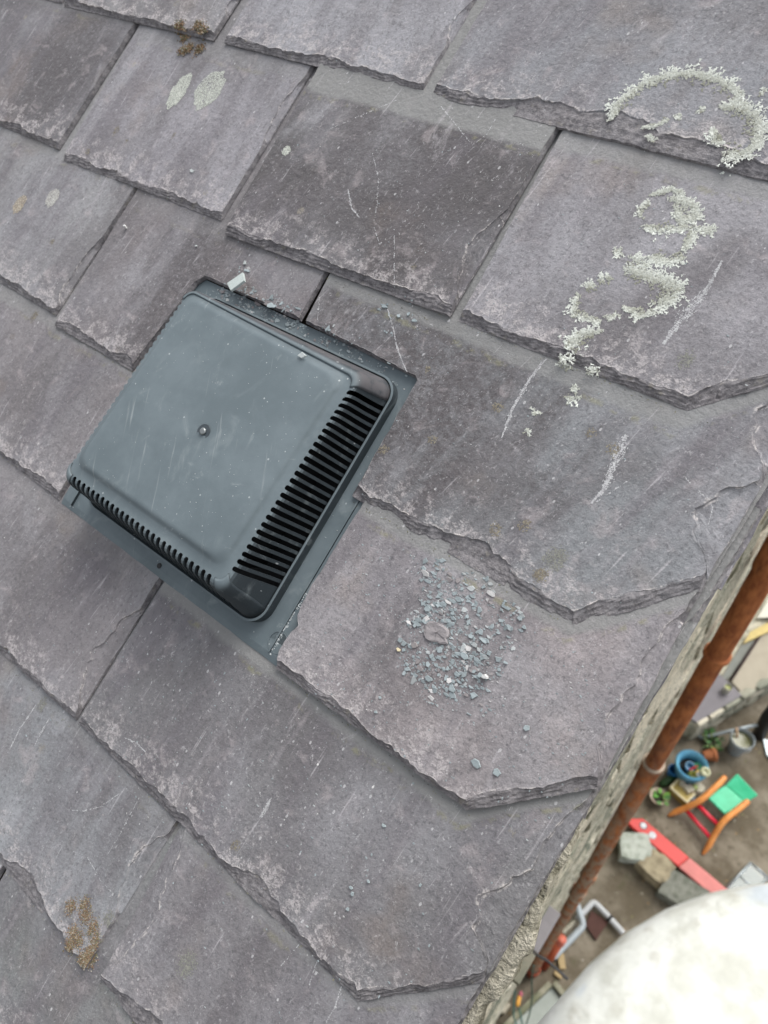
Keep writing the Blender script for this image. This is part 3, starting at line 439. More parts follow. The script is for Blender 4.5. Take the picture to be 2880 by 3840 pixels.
def fillet(name,u_out,zt,zb,amp,seed,v0,v1,mat,ds=.008,u_end=None):
    rg=Rag(seed); V=[];F=[]; m=int((v1-v0)/ds); prof=[(-.07,zt),(u_out-.004,zt),(u_out,zt-.006),(u_out-.002,zt*.5+zb*.5),(u_out-.010,zb)]
    for k in range(m+1):
        v=v0+(v1-v0)*k/m
        sh=0 if u_end is None else (u_end-u_out)*max(0,1-(v1-v)/.10)
        for q,(u,z) in enumerate(prof):
            u=u+(sh if q>0 else 0); n=rg(v+q*.013,.03,amp)+rg(v+q*.4,.011,amp*.6)
            V.append((u+(n if q>0 else 0),v,z+rg(v+q*3.,.02,amp*.5)*(q>1)))
    w=len(prof)
    for k in range(m):
        for q in range(w-1): F.append((k*w+q,(k+1)*w+q,(k+1)*w+q+1,k*w+q+1))
    return mk(name,V,F,mat,house,mat_w=roofmat(0,0))
POINT=mat_mortar('verge_mortar',(200,194,178),(128,124,106),26)
fillet('mortar_bed',-.026,-.0145,-.09,.0050,77,-.20,2.0,POINT)
fillet('mortar_bed',-.011,-.0150,-.13,.0058,78,-1.0,-.10,POINT,.004,-.027)
# bottom left: a missing neighbour slates' backing is closed by the deck
# ---------------------------------------------------------------- gable wall
XW=-.040
def roofz(y): # underside of roof at wall
    return HR+ (y/CO)*SI - .055
b=MB(); ya,yb=-1.3,9.5
ys=[ya,yb]; V=[]
prof=[(ya,0),(yb,0),(yb,min(roofz(2.4),20)),(2.4*CO,roofz(2.4*CO)),(ya,roofz(ya))]
prof=[(ya,-.3),(yb,-.3),(yb,roofz(2.4)),(2.4,roofz(2.4)),(ya,roofz(ya))]
n=len(prof)
b.add([(-.5,y,z) for y,z in prof]+[(XW-.012,y,z) for y,z in prof],[tuple(range(n))[::-1],tuple(range(n,2*n))]+[(i,(i+1)%n,n+(i+1)%n,n+i) for i in range(n)])
wall=b.build('gable_wall',MORTAR,house)
def rock(seed,d,amp=.18,sub=3,rnd=.45):
    bm=bmesh.new(); bmesh.ops.create_cube(bm,size=1); bmesh.ops.subdivide_edges(bm,edges=bm.edges,cuts=sub-1,use_grid_fill=True)
    r=rng(seed); ph=[Vector((r.uniform(-5,5),r.uniform(-5,5),r.uniform(-5,5))) for _ in range(3)]
    for v in bm.verts:
        q=v.co*2; L=q.length; rr=q/ max(abs(q.x),abs(q.y),abs(q.z)); sph=q.normalized()
        p=q.lerp(sph*1.15,rnd)
        w=sum(math.sin(p.dot(ph[i])*(.5+.35*i)+i) for i in range(3))/3
        p=p*(1+amp*w+r.uniform(-.05,.05)); v.co=Vector((p.x*d[0]/2,p.y*d[1]/2,p.z*d[2]/2))
    bmesh.ops.triangulate(bm,faces=bm.faces)
    me=bpy.data.meshes.new('stone'); bm.to_mesh(me); bm.free(); me.materials.append(STONE); return me
ROCKS=[rock(i,(1,1,1),.16,2 if i<8 else 3) for i in range(12)]
CY=CAMP[1]; CZ=CAMP[2]
r=rng(5); z=.02; nst=0; farV=MB(); cand=[]
while z<9.2:
    hgt=r.uniform(.07,.17); y=-1.2+r.uniform(0,.2)
    while y<8.6:
        L=r.uniform(.08,.30); yc=y+L/2; zc=z+hgt/2; D=CZ-zc; yr=yc-CY
        if zc+hgt*.6<roofz(yc)-.0 and D>.2 and .0*D-.15<yr<1.3*D+.3: cand.append((D,yc,zc,L,hgt,r.random(),r.random(),r.uniform(.004,.022)))
        y+=L+.012
    z+=hgt+.010
cand.sort()
for i,(D,yc,zc,L,hgt,q1,q2,pr) in enumerate(cand):
    me=ROCKS[int(q1*8)]
    depth=.11; x=XW-.012-depth/2+pr*.9
    m=Matrix.Translation((x,yc,zc))@Matrix.Rotation((q2-.5)*.25,4,'X')@Matrix.Diagonal((depth,L*1.02,hgt*1.02,1))
    if i<260:
        o=inst('stone',me,wall,m); o['seed']=q1*30; o['tone']=q2
    else:
        farV.add([m@v.co for v in me.vertices],[tuple(p.vertices) for p in me.polygons])
print('wall stones',len(cand))
if farV.V:
    o=farV.build('rubble',STONE,wall); o['kind']='stuff'; o['seed']=3.; o['tone']=.5
# slate sills / ledges standing out of the wall below the verge
LEDGE=mat_plain('grey_slate_ledge',srgb(128,124,126),.6,.4,.12,20,.001)
def ledge(y0,y1,z,x1,mat,thk=.03):
    b=MB(); b.box(((XW-.1+x1)/2,(y0+y1)/2,z-thk/2),(x1-XW+.1,abs(y1-y0),thk)); o=b.build('window_sill',mat,house,bevel=.003); return o
ledge(.232,.372,5.4,-.006,LEDGE)
ledge(.057,.139,5.8,-.007,mat_plain('weathered_ledge',srgb(126,122,108),.8,.3,.3,20,.001,c2=srgb(104,106,92)))
ledge(1.31,1.81,3.7,.03,LEDGE)
# ---------------------------------------------------------------- ROOF VENT
F0=[-.652,-.300]; FV=[-.1735,.1275]
vent=empty('roof_vent',label='grey plastic roof vent with a slotted cowl set into the slates',cat='roof vent',mat=roofmat(-.475,-.02,0))
VM=roofmat(0,0); VMi=roofmat(-.475,-.02,0).inverted()@VM
def zfl(v): return .0084-(v+.1735)*.0205
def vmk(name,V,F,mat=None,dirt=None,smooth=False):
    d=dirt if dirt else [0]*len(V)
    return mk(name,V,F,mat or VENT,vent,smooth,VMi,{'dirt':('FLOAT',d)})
# flange with a small nail hole, ragged cut right edge
NV=44; NU=44; V=[];F=[]
us=[F0[0]+(F0[1]-F0[0])*i/NU for i in range(NU+1)]; vs=[FV[0]+(FV[1]-FV[0])*j/NV for j in range(NV+1)]
hu,hv=-.4847,-.1635
rg=Rag(9)
for j,v in enumerate(vs):
    for i,u in enumerate(us):
        V.append((u,v+(rg(u,.012,.0004) if j==0 else 0),zfl(v)+.0015*math.exp(-((v+.1735)/.004)**2)*-1))
hole=[]
for j in range(NV):
    for i in range(NU):
        cu=(us[i]+us[i+1])/2; cv=(vs[j]+vs[j+1])/2
        F.append((j*(NU+1)+i,j*(NU+1)+i+1,(j+1)*(NU+1)+i+1,(j+1)*(NU+1)+i))
b0=len(V)
for j,v in enumerate(vs): V.append((us[0],v,zfl(v)-.004))
for j,v in enumerate(vs): V.append((us[-1],v,zfl(v)-.004))
for i,u in enumerate(us): V.append((u,FV[0]+rg(u,.012,.0004),zfl(FV[0])-.0042))
for j in range(NV):
    F.append((b0+j,j*(NU+1),(j+1)*(NU+1),b0+j+1)); q=b0+NV+1; F.append((j*(NU+1)+NU,q+j,q+j+1,(j+1)*(NU+1)+NU))
q=b0+2*(NV+1)
for i in range(NU): F.append((q+i,q+i+1,i+1,i))
vmk('flange',V,F)
b=MB(); b.lathe([(.0001,.0006),(.0026,.0006),(.0030,.0002)],12,(hu,hv,zfl(hv)+.0002)); vmk('nail_hole',b.V,b.F,BLACK)
b=MB(); b.lathe([(.0098,.0),(.0098,.0005),(.0103,.0006),(.0108,.0005),(.0108,.0)],28,(-.3195,-.1545,zfl(-.1545))); vmk('moulded_ring',b.V,b.F)
# raised water-stop ribs on both side flanges
def rib(u0,v0,u1,v1,w,hh,name='flange_rib'):
    V=[];F=[];m=40
    for k in range(m+1):
        t=k/m; u=u0+(u1-u0)*t; v=v0+(v1-v0)*t; z=zfl(v)
        for du,dz in ((-w,0),(-w*.7,hh),(w*.7,hh),(w,0)): V.append((u+du,v,z+dz))
    for k in range(m):
        for q in range(3): F.append((k*4+q,k*4+q+1,(k+1)*4+q+1,(k+1)*4+q))
    F.append((0,1,2,3)); F.append(tuple(m*4+q for q in (3,2,1,0))); vmk(name,V,F)
rib(-.3225,-.166,-.321,.10,.0011,.0016)
rib(-.6340,-.168,-.6345,-.04,.0012,.003)
# cowl profile, all heights follow the slope of the hood
def zs(v): return .0535+(.0795-v)*.0960
def zr(v): return zfl(v)+.0115
RU=(-.612,-.340); RV=(-.1540,.1130)           # rim outside
IU=(-.594,-.3615); IV=(-.1240,.0985)         # shoulder edge where the slots begin
PU=(-.5905,-.3695); PV=(-.1135,.0965)         # raised panel foot
NC=8
def rrect(U,Vv,r,ns=10):
    P=[]
    for (cx,cy,a0) in ((U[1]-r,Vv[0]+r,-90),(U[1]-r,Vv[1]-r,0),(U[0]+r,Vv[1]-r,90),(U[0]+r,Vv[0]+r,180)):
        for k in range(NC+1):
            a=math.radians(a0+90*k/NC); P.append((cx+r*math.cos(a),cy+r*math.sin(a)))
    return P
def hsh(u): 
    q=max(0,min(1,(u+.585)/.215)); return .0065*q*q*(3-2*q)
def loopz(P,fz,k=0.0):
    return [(u,v-(k*hsh(u)*max(0,min(1,(v-.03)/.05))),fz(v)) for u,v in P]
def bridge(loops,name,close=False,dirtf=None,smooth=True,skip=None):
    n=len(loops[0]); V=[p for L in loops for p in L]; F=[]
    for k in range(len(loops)-1):
        for j in range(n):
            if skip and skip(k,j): continue
            j2=(j+1)%n; F.append((k*n+j,k*n+j2,(k+1)*n+j2,(k+1)*n+j))
    if close: F.append(tuple((len(loops)-1)*n+j for j in range(n)))
    d=[dirtf(p) for p in V] if dirtf else None
    return vmk(name,V,F,None,d,smooth)
def mixU(a,b,t): return (a[0]+(b[0]-a[0])*t,a[1]+(b[1]-a[1])*t)
# rim (lip standing on the flange)
r0=rrect(RU,RV,.021); r1=rrect((RU[0]+.0022,RU[1]-.0022),(RV[0]+.0022,RV[1]-.0022),.019); r2=rrect((RU[0]+.004,RU[1]-.004),(RV[0]+.004,RV[1]-.004),.017)
hd=lambda p: 1.0 if p[1]>.085 else 0.0
o=bridge([loopz(r0,lambda v:zfl(v)-.001),loopz(r0,lambda v:zr(v)-.0006),loopz(mixr,lambda v:zr(v)) if False else loopz(r0,lambda v:zr(v)),loopz(r1,lambda v:zr(v)+.0002),loopz(r2,lambda v:zr(v)-.0022)],'rim',smooth=False)
# profile of the wall between shoulder (t=0) and rim (t=1): outward fraction, height fraction
PROF=[(0,0),(.10,0.0),(.21,.02),(.31,.06),(.40,.13),(.48,.24),(.57,.40),(.70,.62),(.85,.83),(1.0,1.0)]
# corners and head wall of the hood: solid
def profloop(t,hf):
    U=(IU[0]+(RU[0]+.004-IU[0])*t,IU[1]+(RU[1]-.004-IU[1])*t); Vv=(IV[0]+(RV[0]+.004-IV[0])*t,IV[1]+(RV[1]-.004-IV[1])*t)
    return loopz(rrect(U,Vv,.010+.007*t),lambda v:zs(v)+(zr(v)-.002-zs(v))*hf,1-t)
loops=[profloop(t,hf) for t,hf in PROF]
n=4*(NC+1)
SK={NC:'R',NC+1+NC:'H',2*(NC+1)+NC:'L',3*(NC+1)+NC:'T'}
def shell(name,j0,j1):
    L=[lp[j0:j1+1] for lp in loops]; w=j1-j0+1; V=[p for l in L for p in l]
    F=[(k*w+j,k*w+j+1,(k+1)*w+j+1,(k+1)*w+j) for k in range(len(L)-1) for j in range(w-1)]
    d=[max(0,min(1,(p[1]-.080)/.010))*max(0,min(1,(zs(p[1])-p[2])/.006)) for p in V]
    o=vmk(name,V,F,None,d,True); q=o.modifiers.new('thickness','SOLIDIFY'); q.thickness=.002; q.offset=0
shell('hood_head',NC+1,3*(NC+1)-1); shell('hood_corner',0,NC); shell('hood_corner',3*(NC+1),4*(NC+1)-1)
# top: shoulder strip + raised panel
tops=[loopz(rrect(IU,IV,.010),zs,1),loopz(rrect((PU[0]-.002,PU[1]+.002),(PV[0]-.002,PV[1]+.001),.015),lambda v:zs(v)+.0002,1),loopz(rrect(PU,PV,.014),lambda v:zs(v)+.0012,1)]
for ins,dz in ((.0020,.0026),(.0038,.0038),(.0058,.0044),(.008,.0046)):
    tops.append(loopz(rrect((PU[0]+ins,PU[1]-ins),(PV[0]+ins,PV[1]-ins),.016+ins*.2),lambda v,dz=dz:zs(v)+dz,1))
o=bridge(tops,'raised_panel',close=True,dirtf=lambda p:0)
# screw in its dished recess
sv=(-.470,-.019); zz=zs(sv[1])+.0048
rec=MB(); rec.lathe([(.0078,-.0001),(.0074,.0003),(.0068,.0001),(.0045,-.0016+.0017),(.0001,.0002)],28,(sv[0],sv[1],zz)); vmk('screw_recess',rec.V,rec.F,mat_plain('recess_plastic',srgb(64,72,77),.45,.45),smooth=True)
sc=MB(); sc.lathe([(.0034,.0),(.0036,.0012),(.0026,.0022),(.0001,.0024)],16,(sv[0],sv[1],zz+.0002)); vmk('screw',sc.V,sc.F,mat_plain('zinc_screw',srgb(150,154,154),.35,.5,.4,200,metal=.7),smooth=True)
# grille bars: one mesh per bar
def side_profile(side,x,endk=0):
    out=[]
    for t,hf in PROF:
        xx=x; rr=.010+.007*t
        if endk:
            if side in 'RL': lo=IV[0]+(RV[0]+.004-IV[0])*t+rr; hi=IV[1]+(RV[1]-.004-IV[1])*t-rr
            else: lo=IU[0]+(RU[0]+.004-IU[0])*t+rr; hi=IU[1]+(RU[1]-.004-IU[1])*t-rr
            xx=lo if endk<0 else hi
        if side=='R': u=IU[1]+(RU[1]-.004-IU[1])*t; v=xx
        elif side=='L': u=IU[0]+(RU[0]+.004-IU[0])*t; v=xx
        else: v=IV[0]+(RV[0]+.004-IV[0])*t; u=xx
        z=zs(v)+(zr(v)-.002-zs(v))*hf
        if side in 'RL': v-=(1-t)*hsh(u)*max(0,min(1,(v-.03)/.05))
        out.append(Vector((u,v,z)))
    return out
def bar(side,a,b,ea=0,eb=0):
    A=side_profile(side,a,ea); B=side_profile(side,b,eb); V=[];F=[];m=len(A)
    inn={'R':Vector((-.002,0,-.0012)),'L':Vector((.002,0,-.0012)),'T':Vector((0,.002,-.0012))}[side]
    for p,q in zip(A,B): V+=[p,q,q+inn,p+inn]
    for k in range(m-1):
        for e in range(4):
            e2=(e+1)%4; F.append((k*4+e,k*4+e2,(k+1)*4+e2,(k+1)*4+e))
    F.append((3,2,1,0)); F.append((m*4-4,m*4-3,m*4-2,m*4-1))
    vmk('grille_bar',V,F)
def slots(side,x0,x1,nslot,lo,hi):
    """nslot slots between x0 and x1; lo/hi are the straight ends of that side"""
    pitch=(x1-x0)/(nslot-1); w=pitch*.30
    edges=[lo]
    for k in range(nslot):
        c=x0+pitch*k; edges+= [c-w,c+w]
    edges.append(hi)
    for k in range(0,len(edges),2): bar(side,edges[k],edges[k+1],-1 if k==0 else 0,1 if k==len(edges)-2 else 0)
    # rounded slot ends
    fV=[];fF=[]
    for k in range(nslot):
        c=x0+pitch*k
        for sg in (-1,1):
            base=len(fV); pts=[]
            for q in range(6):
                a=math.pi/2*q/5; pts.append((c+sg*w*math.sin(a), w*(1-math.cos(a))))
            corner=(c+sg*w,0.0)
            for (x,dd) in [corner]+pts:
                sh_=hsh(IU[1] if side=='R' else IU[0])*max(0,min(1,(x-.03)/.05)) if side!='T' else 0
                if side=='R': p=(IU[1]+dd,x-sh_,zs(x))
                elif side=='L': p=(IU[0]-dd,x-sh_,zs(x))
                else: p=(x,IV[0]-dd,zs(IV[0]))
                fV.append(p)
            for q in range(1,6): fF.append((base,base+q,base+q+1))
    vmk('slot_ends',fV,fF)
slots('R',-.1085,.0835,26,IV[0]+.010,IV[1]-.010)
slots('T',-.580,-.3775,27,IU[0]+.010,IU[1]-.010)
slots('L',-.1085,.0835,26,IV[0]+.010,IV[1]-.010)
# dark inside: floor and inner upstand
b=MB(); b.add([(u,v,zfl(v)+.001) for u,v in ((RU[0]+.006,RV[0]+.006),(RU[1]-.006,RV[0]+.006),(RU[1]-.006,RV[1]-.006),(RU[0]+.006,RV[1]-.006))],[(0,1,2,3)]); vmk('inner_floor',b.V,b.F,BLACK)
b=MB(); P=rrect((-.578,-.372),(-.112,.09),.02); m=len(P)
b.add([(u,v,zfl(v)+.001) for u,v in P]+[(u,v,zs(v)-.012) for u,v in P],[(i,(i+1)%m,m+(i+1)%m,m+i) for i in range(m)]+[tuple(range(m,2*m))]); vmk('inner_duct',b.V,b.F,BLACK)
# ---------------------------------------------------------------- mineral veins in slates (sub-parts of their slate)
VEINM=mat_plain('white_mineral',srgb(190,190,190),.8,.3,.35,300,.0003,c2=srgb(150,148,150))
for i,(path,w,own) in enumerate(VEIN):
    if own not in SLO: continue
    o=SLO[own]; rec=[q for q in OUT if q[6] is o][0]; _,P,tv,g,th,lift,_o=rec; u0=o.matrix_basis.translation.x
    rg=Rag(400+i); V=[];F=[]; pts=[]
    for a,b2 in zip(path[:-1],path[1:]):
        m=max(2,int((Vector(a)-Vector(b2)).length/.0018))
        for k in range(m): pts.append(Vector(a).lerp(Vector(b2),k/m))
    pts.append(Vector(path[-1])); x=0; N_=len(pts); run=[]
    for k,p in enumerate(pts):
        t=(pts[min(k+1,N_-1)]-pts[max(k-1,0)]).normalized(); nn=Vector((-t.y,t.x)); x+=.0018
        ww=w*.5*(.55+.45*math.sin(math.pi*min(1,max(0,k/(N_-1)))))*(1+rg(x,.006,.5)+rg(x,.0025,.4)); 
        if rg(x,.010,1)<-.62 or ww<w*.08: run.append(None); continue
        p=p+nn*rg(x,.008,.0009); z=STEP*(1-(p.y-tv)/g)+lift+th+.00018
        base=len(V)
        for sg in (-1,1): q=p+nn*ww*sg; V.append((q.x-u0,q.y-tv,z-.0003))
        V.append((p.x-u0,p.y-tv,z+.0001)); run.append(base)
    for a,b2 in zip(run[:-1],run[1:]):
        if a is not None and b2 is not None: F+=[(a,b2,b2+2,a+2),(a+2,b2+2,b2+1,a+1)]
    if True:
        V=[];F=[]; w=max(w,.0012); rv=rng(800+i); m=len(pts)
        for _ in range(int(m*.0018*w/ .0000009*(.5 if w<.0016 else 1))):
            k=rv.randrange(m); p=pts[k]; t=(pts[min(k+1,m-1)]-pts[max(k-1,0)]).normalized(); nn=Vector((-t.y,t.x)); q=k/(m-1)
            wl=w*(.25+.75*math.sin(math.pi*min(1,q*1.05))**1.2)*(1+.6*rg(k*.0018,.012,1))
            c=p+nn*rv.gauss(0,.27)*wl; L_=rv.uniform(.0004,.0016); W2=rv.uniform(.0002,.0005); z=STEP*(1-(c.y-tv)/g)+lift+th+.0002
            d=(t+nn*rv.uniform(-.5,.5)).normalized(); e_=Vector((-d.y,d.x)); b0_=len(V)
            for x_,y_ in ((-L_,0),(0,-W2),(L_,0),(0,W2)): qq=c+d*x_+e_*y_; V.append((qq.x-u0,qq.y-tv,z))
            F.append((b0_,b0_+1,b0_+2,b0_+3))
    if F: mk('mineral_vein',V,F,VEINM,o)
# ---------------------------------------------------------------- lichens
LICHM=mat_vcol('lichen',.9,.2,900,.0004)
lich_labels=['large pale arc of leafy lichen on the top right slate','curled pale lichen patch right of the large lichen arc','small lichen scrap inside the curled lichen patch','short pale lichen streak inside the large lichen arc','tiny lichen dot near the chipped tail below the arc','tiny round lichen speck inside the large arc','tiny lichen crumb between the two big arcs','tiny lichen dot at the right picture edge']
def lobes(path,w,seed,center=None):
    r=rng(seed); mb=MB(); pts=[Vector(p) for p in path]
    cen=sum(pts,Vector((0,0)))/len(pts)
    segs=[(a,b2,(b2-a).length) for a,b2 in zip(pts[:-1],pts[1:])]; tot=sum(s[2] for s in segs)
    area=tot*w+w*w*.6; nl=int(min(2600,max(18,area/ .0000013))); w=w*1.42
    RGL=Rag(seed)
    for _ in range(nl):
        x=r.uniform(0,tot); 
        for a,b2,L in segs:
            if x<=L: break
            x-=L
        p=a.lerp(b2,x/L if L else 0); t=(b2-a).normalized(); nn=Vector((-t.y,t.x))
        outw=nn if nn.dot(p-cen)>=0 else -nn
        wm=max(.12,.62+RGL(x,.0075,.55)+RGL(x+3,.003,.35)); off=(r.gauss(.04,.30)*wm)*w
        if RGL(x+9,.006,1)>.72: continue
        q=p+outw*off+t*r.uniform(-.25,.25)*w
        ang=math.atan2(outw.y,outw.x)+r.gauss(0,.75) if len(pts)>2 else r.uniform(0,6.28)
        ln=r.uniform(.0013,.0028); wd=ln*r.uniform(.22,.38)
        zb=surf(q.x,q.y)
        if zb<-.01: continue
        d=Vector((math.cos(ang),math.sin(ang))); s=Vector((-d.y,d.x)); h0=r.uniform(.0001,.0003); h1=h0+r.uniform(.0001,.0005)
        tip=q+d*ln; f1=tip+(d*.55+s*.55)*ln*.55; f2=tip+(d*.55-s*.55)*ln*.55
        V=[(q.x-s.x*wd*.5,q.y-s.y*wd*.5,zb+h0),(q.x+s.x*wd*.5,q.y+s.y*wd*.5,zb+h0),(tip.x+s.x*wd,tip.y+s.y*wd,zb+h1),(tip.x-s.x*wd,tip.y-s.y*wd,zb+h1),
           (f1.x,f1.y,zb+h1*.8),(f1.x-d.x*wd*.2+s.x*wd,f1.y-d.y*wd*.2+s.y*wd,zb+h1*.6),(f2.x,f2.y,zb+h1*.8),(f2.x-d.x*wd*.2-s.x*wd,f2.y-d.y*wd*.2-s.y*wd,zb+h1*.6)]
        k=max(0,min(1,.55+off/w*1.3+r.uniform(-.25,.25)))
        c=[a2+(b3-a2)*k for a2,b3 in zip((.28,.28,.225),(.66,.68,.62))]; q_=r.uniform(.82,1.1); c=[x2*q_ for x2 in c]
        mb.add(V,[(0,1,2,3),(3,2,4),(2,5,4),(3,6,2),(3,7,6)],tuple(c))
    return mb,cen
names_more=['upper lichen tuft on the slate below the big arc','thick pale lichen cushion around a bare hole','lower rim of the lichen ring with the bare hole','left rim of the lichen ring with the bare hole','lichen arm running down from the ring','small round lichen right of the ring arm','lichen clump between upper ring and lower ring','small lichen clump left of the middle clump','isolated lichen tuft left of the middle clump','straight lichen band on the upper left of the lower ring','lichen curve on the lower left of the lower ring','broad lichen arc on the right of the lower ring','lichen bulge at the bottom of the lower ring','tiny lichen pair at the bottom of the lower ring','lichen streak trailing below the lower ring','lichen patch close to the slate tail under the rings','lichen patch hanging over the slate tail edge','lichen tuft on the chipped tail edge, right of the hanging patch','small lichen dot on the slate below the tail edge','oval lichen dot below the hanging lichen patch','lichen fleck beside the pale mineral streaks','small lichen fleck lowest in the row beside the streaks']
for i,(path,w) in enumerate(LICH):
    mb,cen=lobes(path,w,900+i)
    if not mb.V: continue
    zc=.012; V=[(x-cen.x,y-cen.y,z-zc) for x,y,z in mb.V]; mb.V=V
    o=mb.build('lichen_patch',LICHM,None,mat_w=roofmat(cen.x,cen.y,zc))
    lab=(lich_labels+names_more)[i] if i<len(lich_labels)+len(names_more) else 'small pale lichen patch on a slate'
    tag(o,lab,'lichen','leafy lichen patches on the slates')
def mat_crust(name,c1,c2):
    k=NT(name); P=k.obj(); n=k.noise(P,420,5,.75); c=k.mix(k.step(n,.40,.62),srgb(*c2),srgb(*c1)); return k.fin(c,.9,k.bump(n,.0006,.8),.2)
CRM=[mat_crust('crust_pale',(204,206,197),(158,161,152)),mat_crust('crust_white',(200,200,194),(150,146,142)),mat_crust('crust_cream',(192,184,168),(138,126,112)),mat_crust('crust_green_grey',(144,144,134),(120,119,114)),mat_crust('crust_yellow_grey',(144,137,120),(112,105,95))]
SDESC={'T0':'top left corner slate','T1':'slate that carries the moss clump','T2':'pale slate at the top middle','T3':'large top right slate with the lichen arc','B0':'dark streaked slate at the upper left','B1':'slate under the moss clump','B2':'dark stained slate above the vent','B3':'slate with the lichen rings','D0':'slate left of the vent','D1':'slate cut around the vent corner','D2':'wide verge slate right of the vent','E0':'left edge slate beside the vent base','E1':'verge slate carrying the chip heap','F0':'slate under the vent corner','F1':'broad verge slate below the vent','G1':'slate with the rust brown streak','G2':'bottom verge slate','H0':'lowest slate at the bottom left','H1':'bottom left slate'}
def on_slate(u,v):
    best=None
    for (c,P,tv,g,th,lift,o) in OUT:
        if inside(P,u,v):
            z=STEP*(1-(v-tv)/g)+lift+th
            if best is None or z>best[0]: best=(z,c,P,tv,g,o)
    if best is None: return 'roof slate','' 
    nm=[n_ for n_,o_ in SLO.items() if o_ is best[5]][0]; P=best[2]; us_=[q[0] for q in P]
    fu=(u-min(us_))/(max(us_)-min(us_)); fv=(v-best[3])/best[4]
    return SDESC[nm],('upper' if fv>.62 else 'lower' if fv<.36 else 'middle')+' '+('left' if fu<.36 else 'right' if fu>.66 else 'centre')
crl=['pale oval lichen, left one of the pair on the slate under the moss','pale oval lichen, larger right one of the pair','small whitish lichen oval at the left edge, right of the cream one','cream and white lichen oval at the left picture edge','tiny pale lichen oval on the dark stained slate']
for i,(p,a,bb,cid) in enumerate(CRUST):
    zb=surf(*p); rg=Rag(60+i); rr=rng(i+77); V=[];F=[]
    if cid<3: bb*=1.35; a*=1.05
    dens={0:4.2,1:3.2,2:3.0,3:1.1,4:1.1}[cid]; nq=int(min(3200,max(25,math.pi*a*bb/ .0000006*dens*.5)))
    for _ in range(nq):
        tt_=rr.uniform(0,6.2832); lim=1+rg(tt_*.004,.0035,.16)+rg(tt_*.004+1,.0011,.14); q=math.sqrt(rr.random())*lim
        if cid in (3,4): q=min(q*rr.uniform(.55,1.15),1.2)
        if cid==4 and q<.35 and rr.random()<.5: continue
        x,y=bb*q*math.cos(tt_),a*q*math.sin(tt_); sz=rr.uniform(.00028,.0008); an=rr.uniform(0,6.28); z=rr.uniform(.00008,.0004)+max(-.002,min(.002,surf(p[0]+x,p[1]+y)-zb)); b0_=len(V)
        for kk in range(5): V.append((x+sz*math.cos(an+kk*1.2566)*rr.uniform(.6,1.2),y+sz*math.sin(an+kk*1.2566)*rr.uniform(.6,1.2),z+rr.uniform(-.00004,.00004)))
        F.append(tuple(range(b0_,b0_+5)))
    o=mk('lichen_crust',V,F,CRM[cid],None,mat_w=roofmat(p[0],p[1],zb+.00005,0))
    sd,pl=on_slate(*p); tag(o,crl[i] if i<len(crl) else ('dull green grey' if cid==3 else 'small yellowish')+' lichen spot, '+pl+' of the '+sd,'lichen','flat crust lichens on the slates')
# moss / rust-brown growths
MOSSM=mat_vcol('brown_moss',.95,.1,500,.0008)
for i,(pts,lab) in enumerate(zip(MOSS,['orange brown moss clump hanging over the top left slate tail','rust brown crust in a curved streak at the bottom left slate corner'])):
    r=rng(50+i); mb=MB(); cen=Vector(pts[0])
    for p in pts:
        for _ in range(190 if i==0 else 260):
            q=Vector(p)+Vector((r.gauss(0,.0036 if i==0 else .0030),r.gauss(0,.0036 if i==0 else .0042))); zb=surf(q.x,q.y)
            s=r.uniform(.0004,.0012) if i==0 else r.uniform(.0003,.0007); c=r.choice([(.24,.155,.10),(.18,.12,.075),(.31,.22,.14),(.14,.11,.07),(.35,.33,.28),(.16,.16,.09)])
            hz=r.uniform(.0003,.0022 if i==0 else .0004)
            R_=Matrix.Rotation(r.uniform(0,6),3,'Z')@Matrix.Rotation(r.uniform(-.8,.8),3,'X')
            V=[R_@Vector(v)*s+Vector((q.x-cen.x,q.y-cen.y,zb+hz)) for v in ((1,0,0),(0,1,.2),(-1,0,0),(0,-1,0),(0,0,1.1),(0,0,-1.2))]
            mb.add(V,[(0,1,4),(1,2,4),(2,3,4),(3,0,4),(1,0,5),(2,1,5),(3,2,5),(0,3,5)],c)
    o=mb.build('moss_clump',MOSSM,None,mat_w=roofmat(cen.x,cen.y,0)); tag(o,lab,'moss')
# ---------------------------------------------------------------- slate chips and crumbs
CC={'blue':(.30,.345,.355),'pale':(.46,.49,.48),'white':(.62,.62,.60),'cream':(.62,.54,.36),'grey':(.24,.22,.215),'plate':(.36,.40,.385),'flake':(.255,.235,.237)}
def zall(u,v):
    z=surf(u,v)
    if F0[0]<u<F0[1] and FV[0]<v<FV[1]: z=max(z,zfl(v))
    if IU[0]<u<IU[1] and IV[0]<v<IV[1]: z=zs(v)+.0048
    return z
def chipmesh(r,rad,thk,elong=1.0):
    n=r.choice([4,5,5,6,7]); a0=r.uniform(0,6); top=[];bot=[]
    for k in range(n):
        a=a0+2*math.pi*(k+r.uniform(-.3,.3))/n; q=rad*r.uniform(.6,1.1); x,y=q*math.cos(a)*elong,q*math.sin(a)/elong
        top.append((x*.9,y*.9,thk)); bot.append((x,y,0))
    V=bot+top; F=[tuple(range(n))[::-1],tuple(range(n,2*n))]+[(k,(k+1)%n,n+(k+1)%n,n+k) for k in range(n)]
    return V,F
chlab={'flake':'largest pale brown slate flake lying in the chip heap right of the vent','cream':'cream yellow chip at the left end of the chip heap','grey':'narrow purple grey splinter left of the big flake'}
extra={}
FLK=[i for i,c_ in enumerate(CHIPS) if c_[2]=='flake'][0]
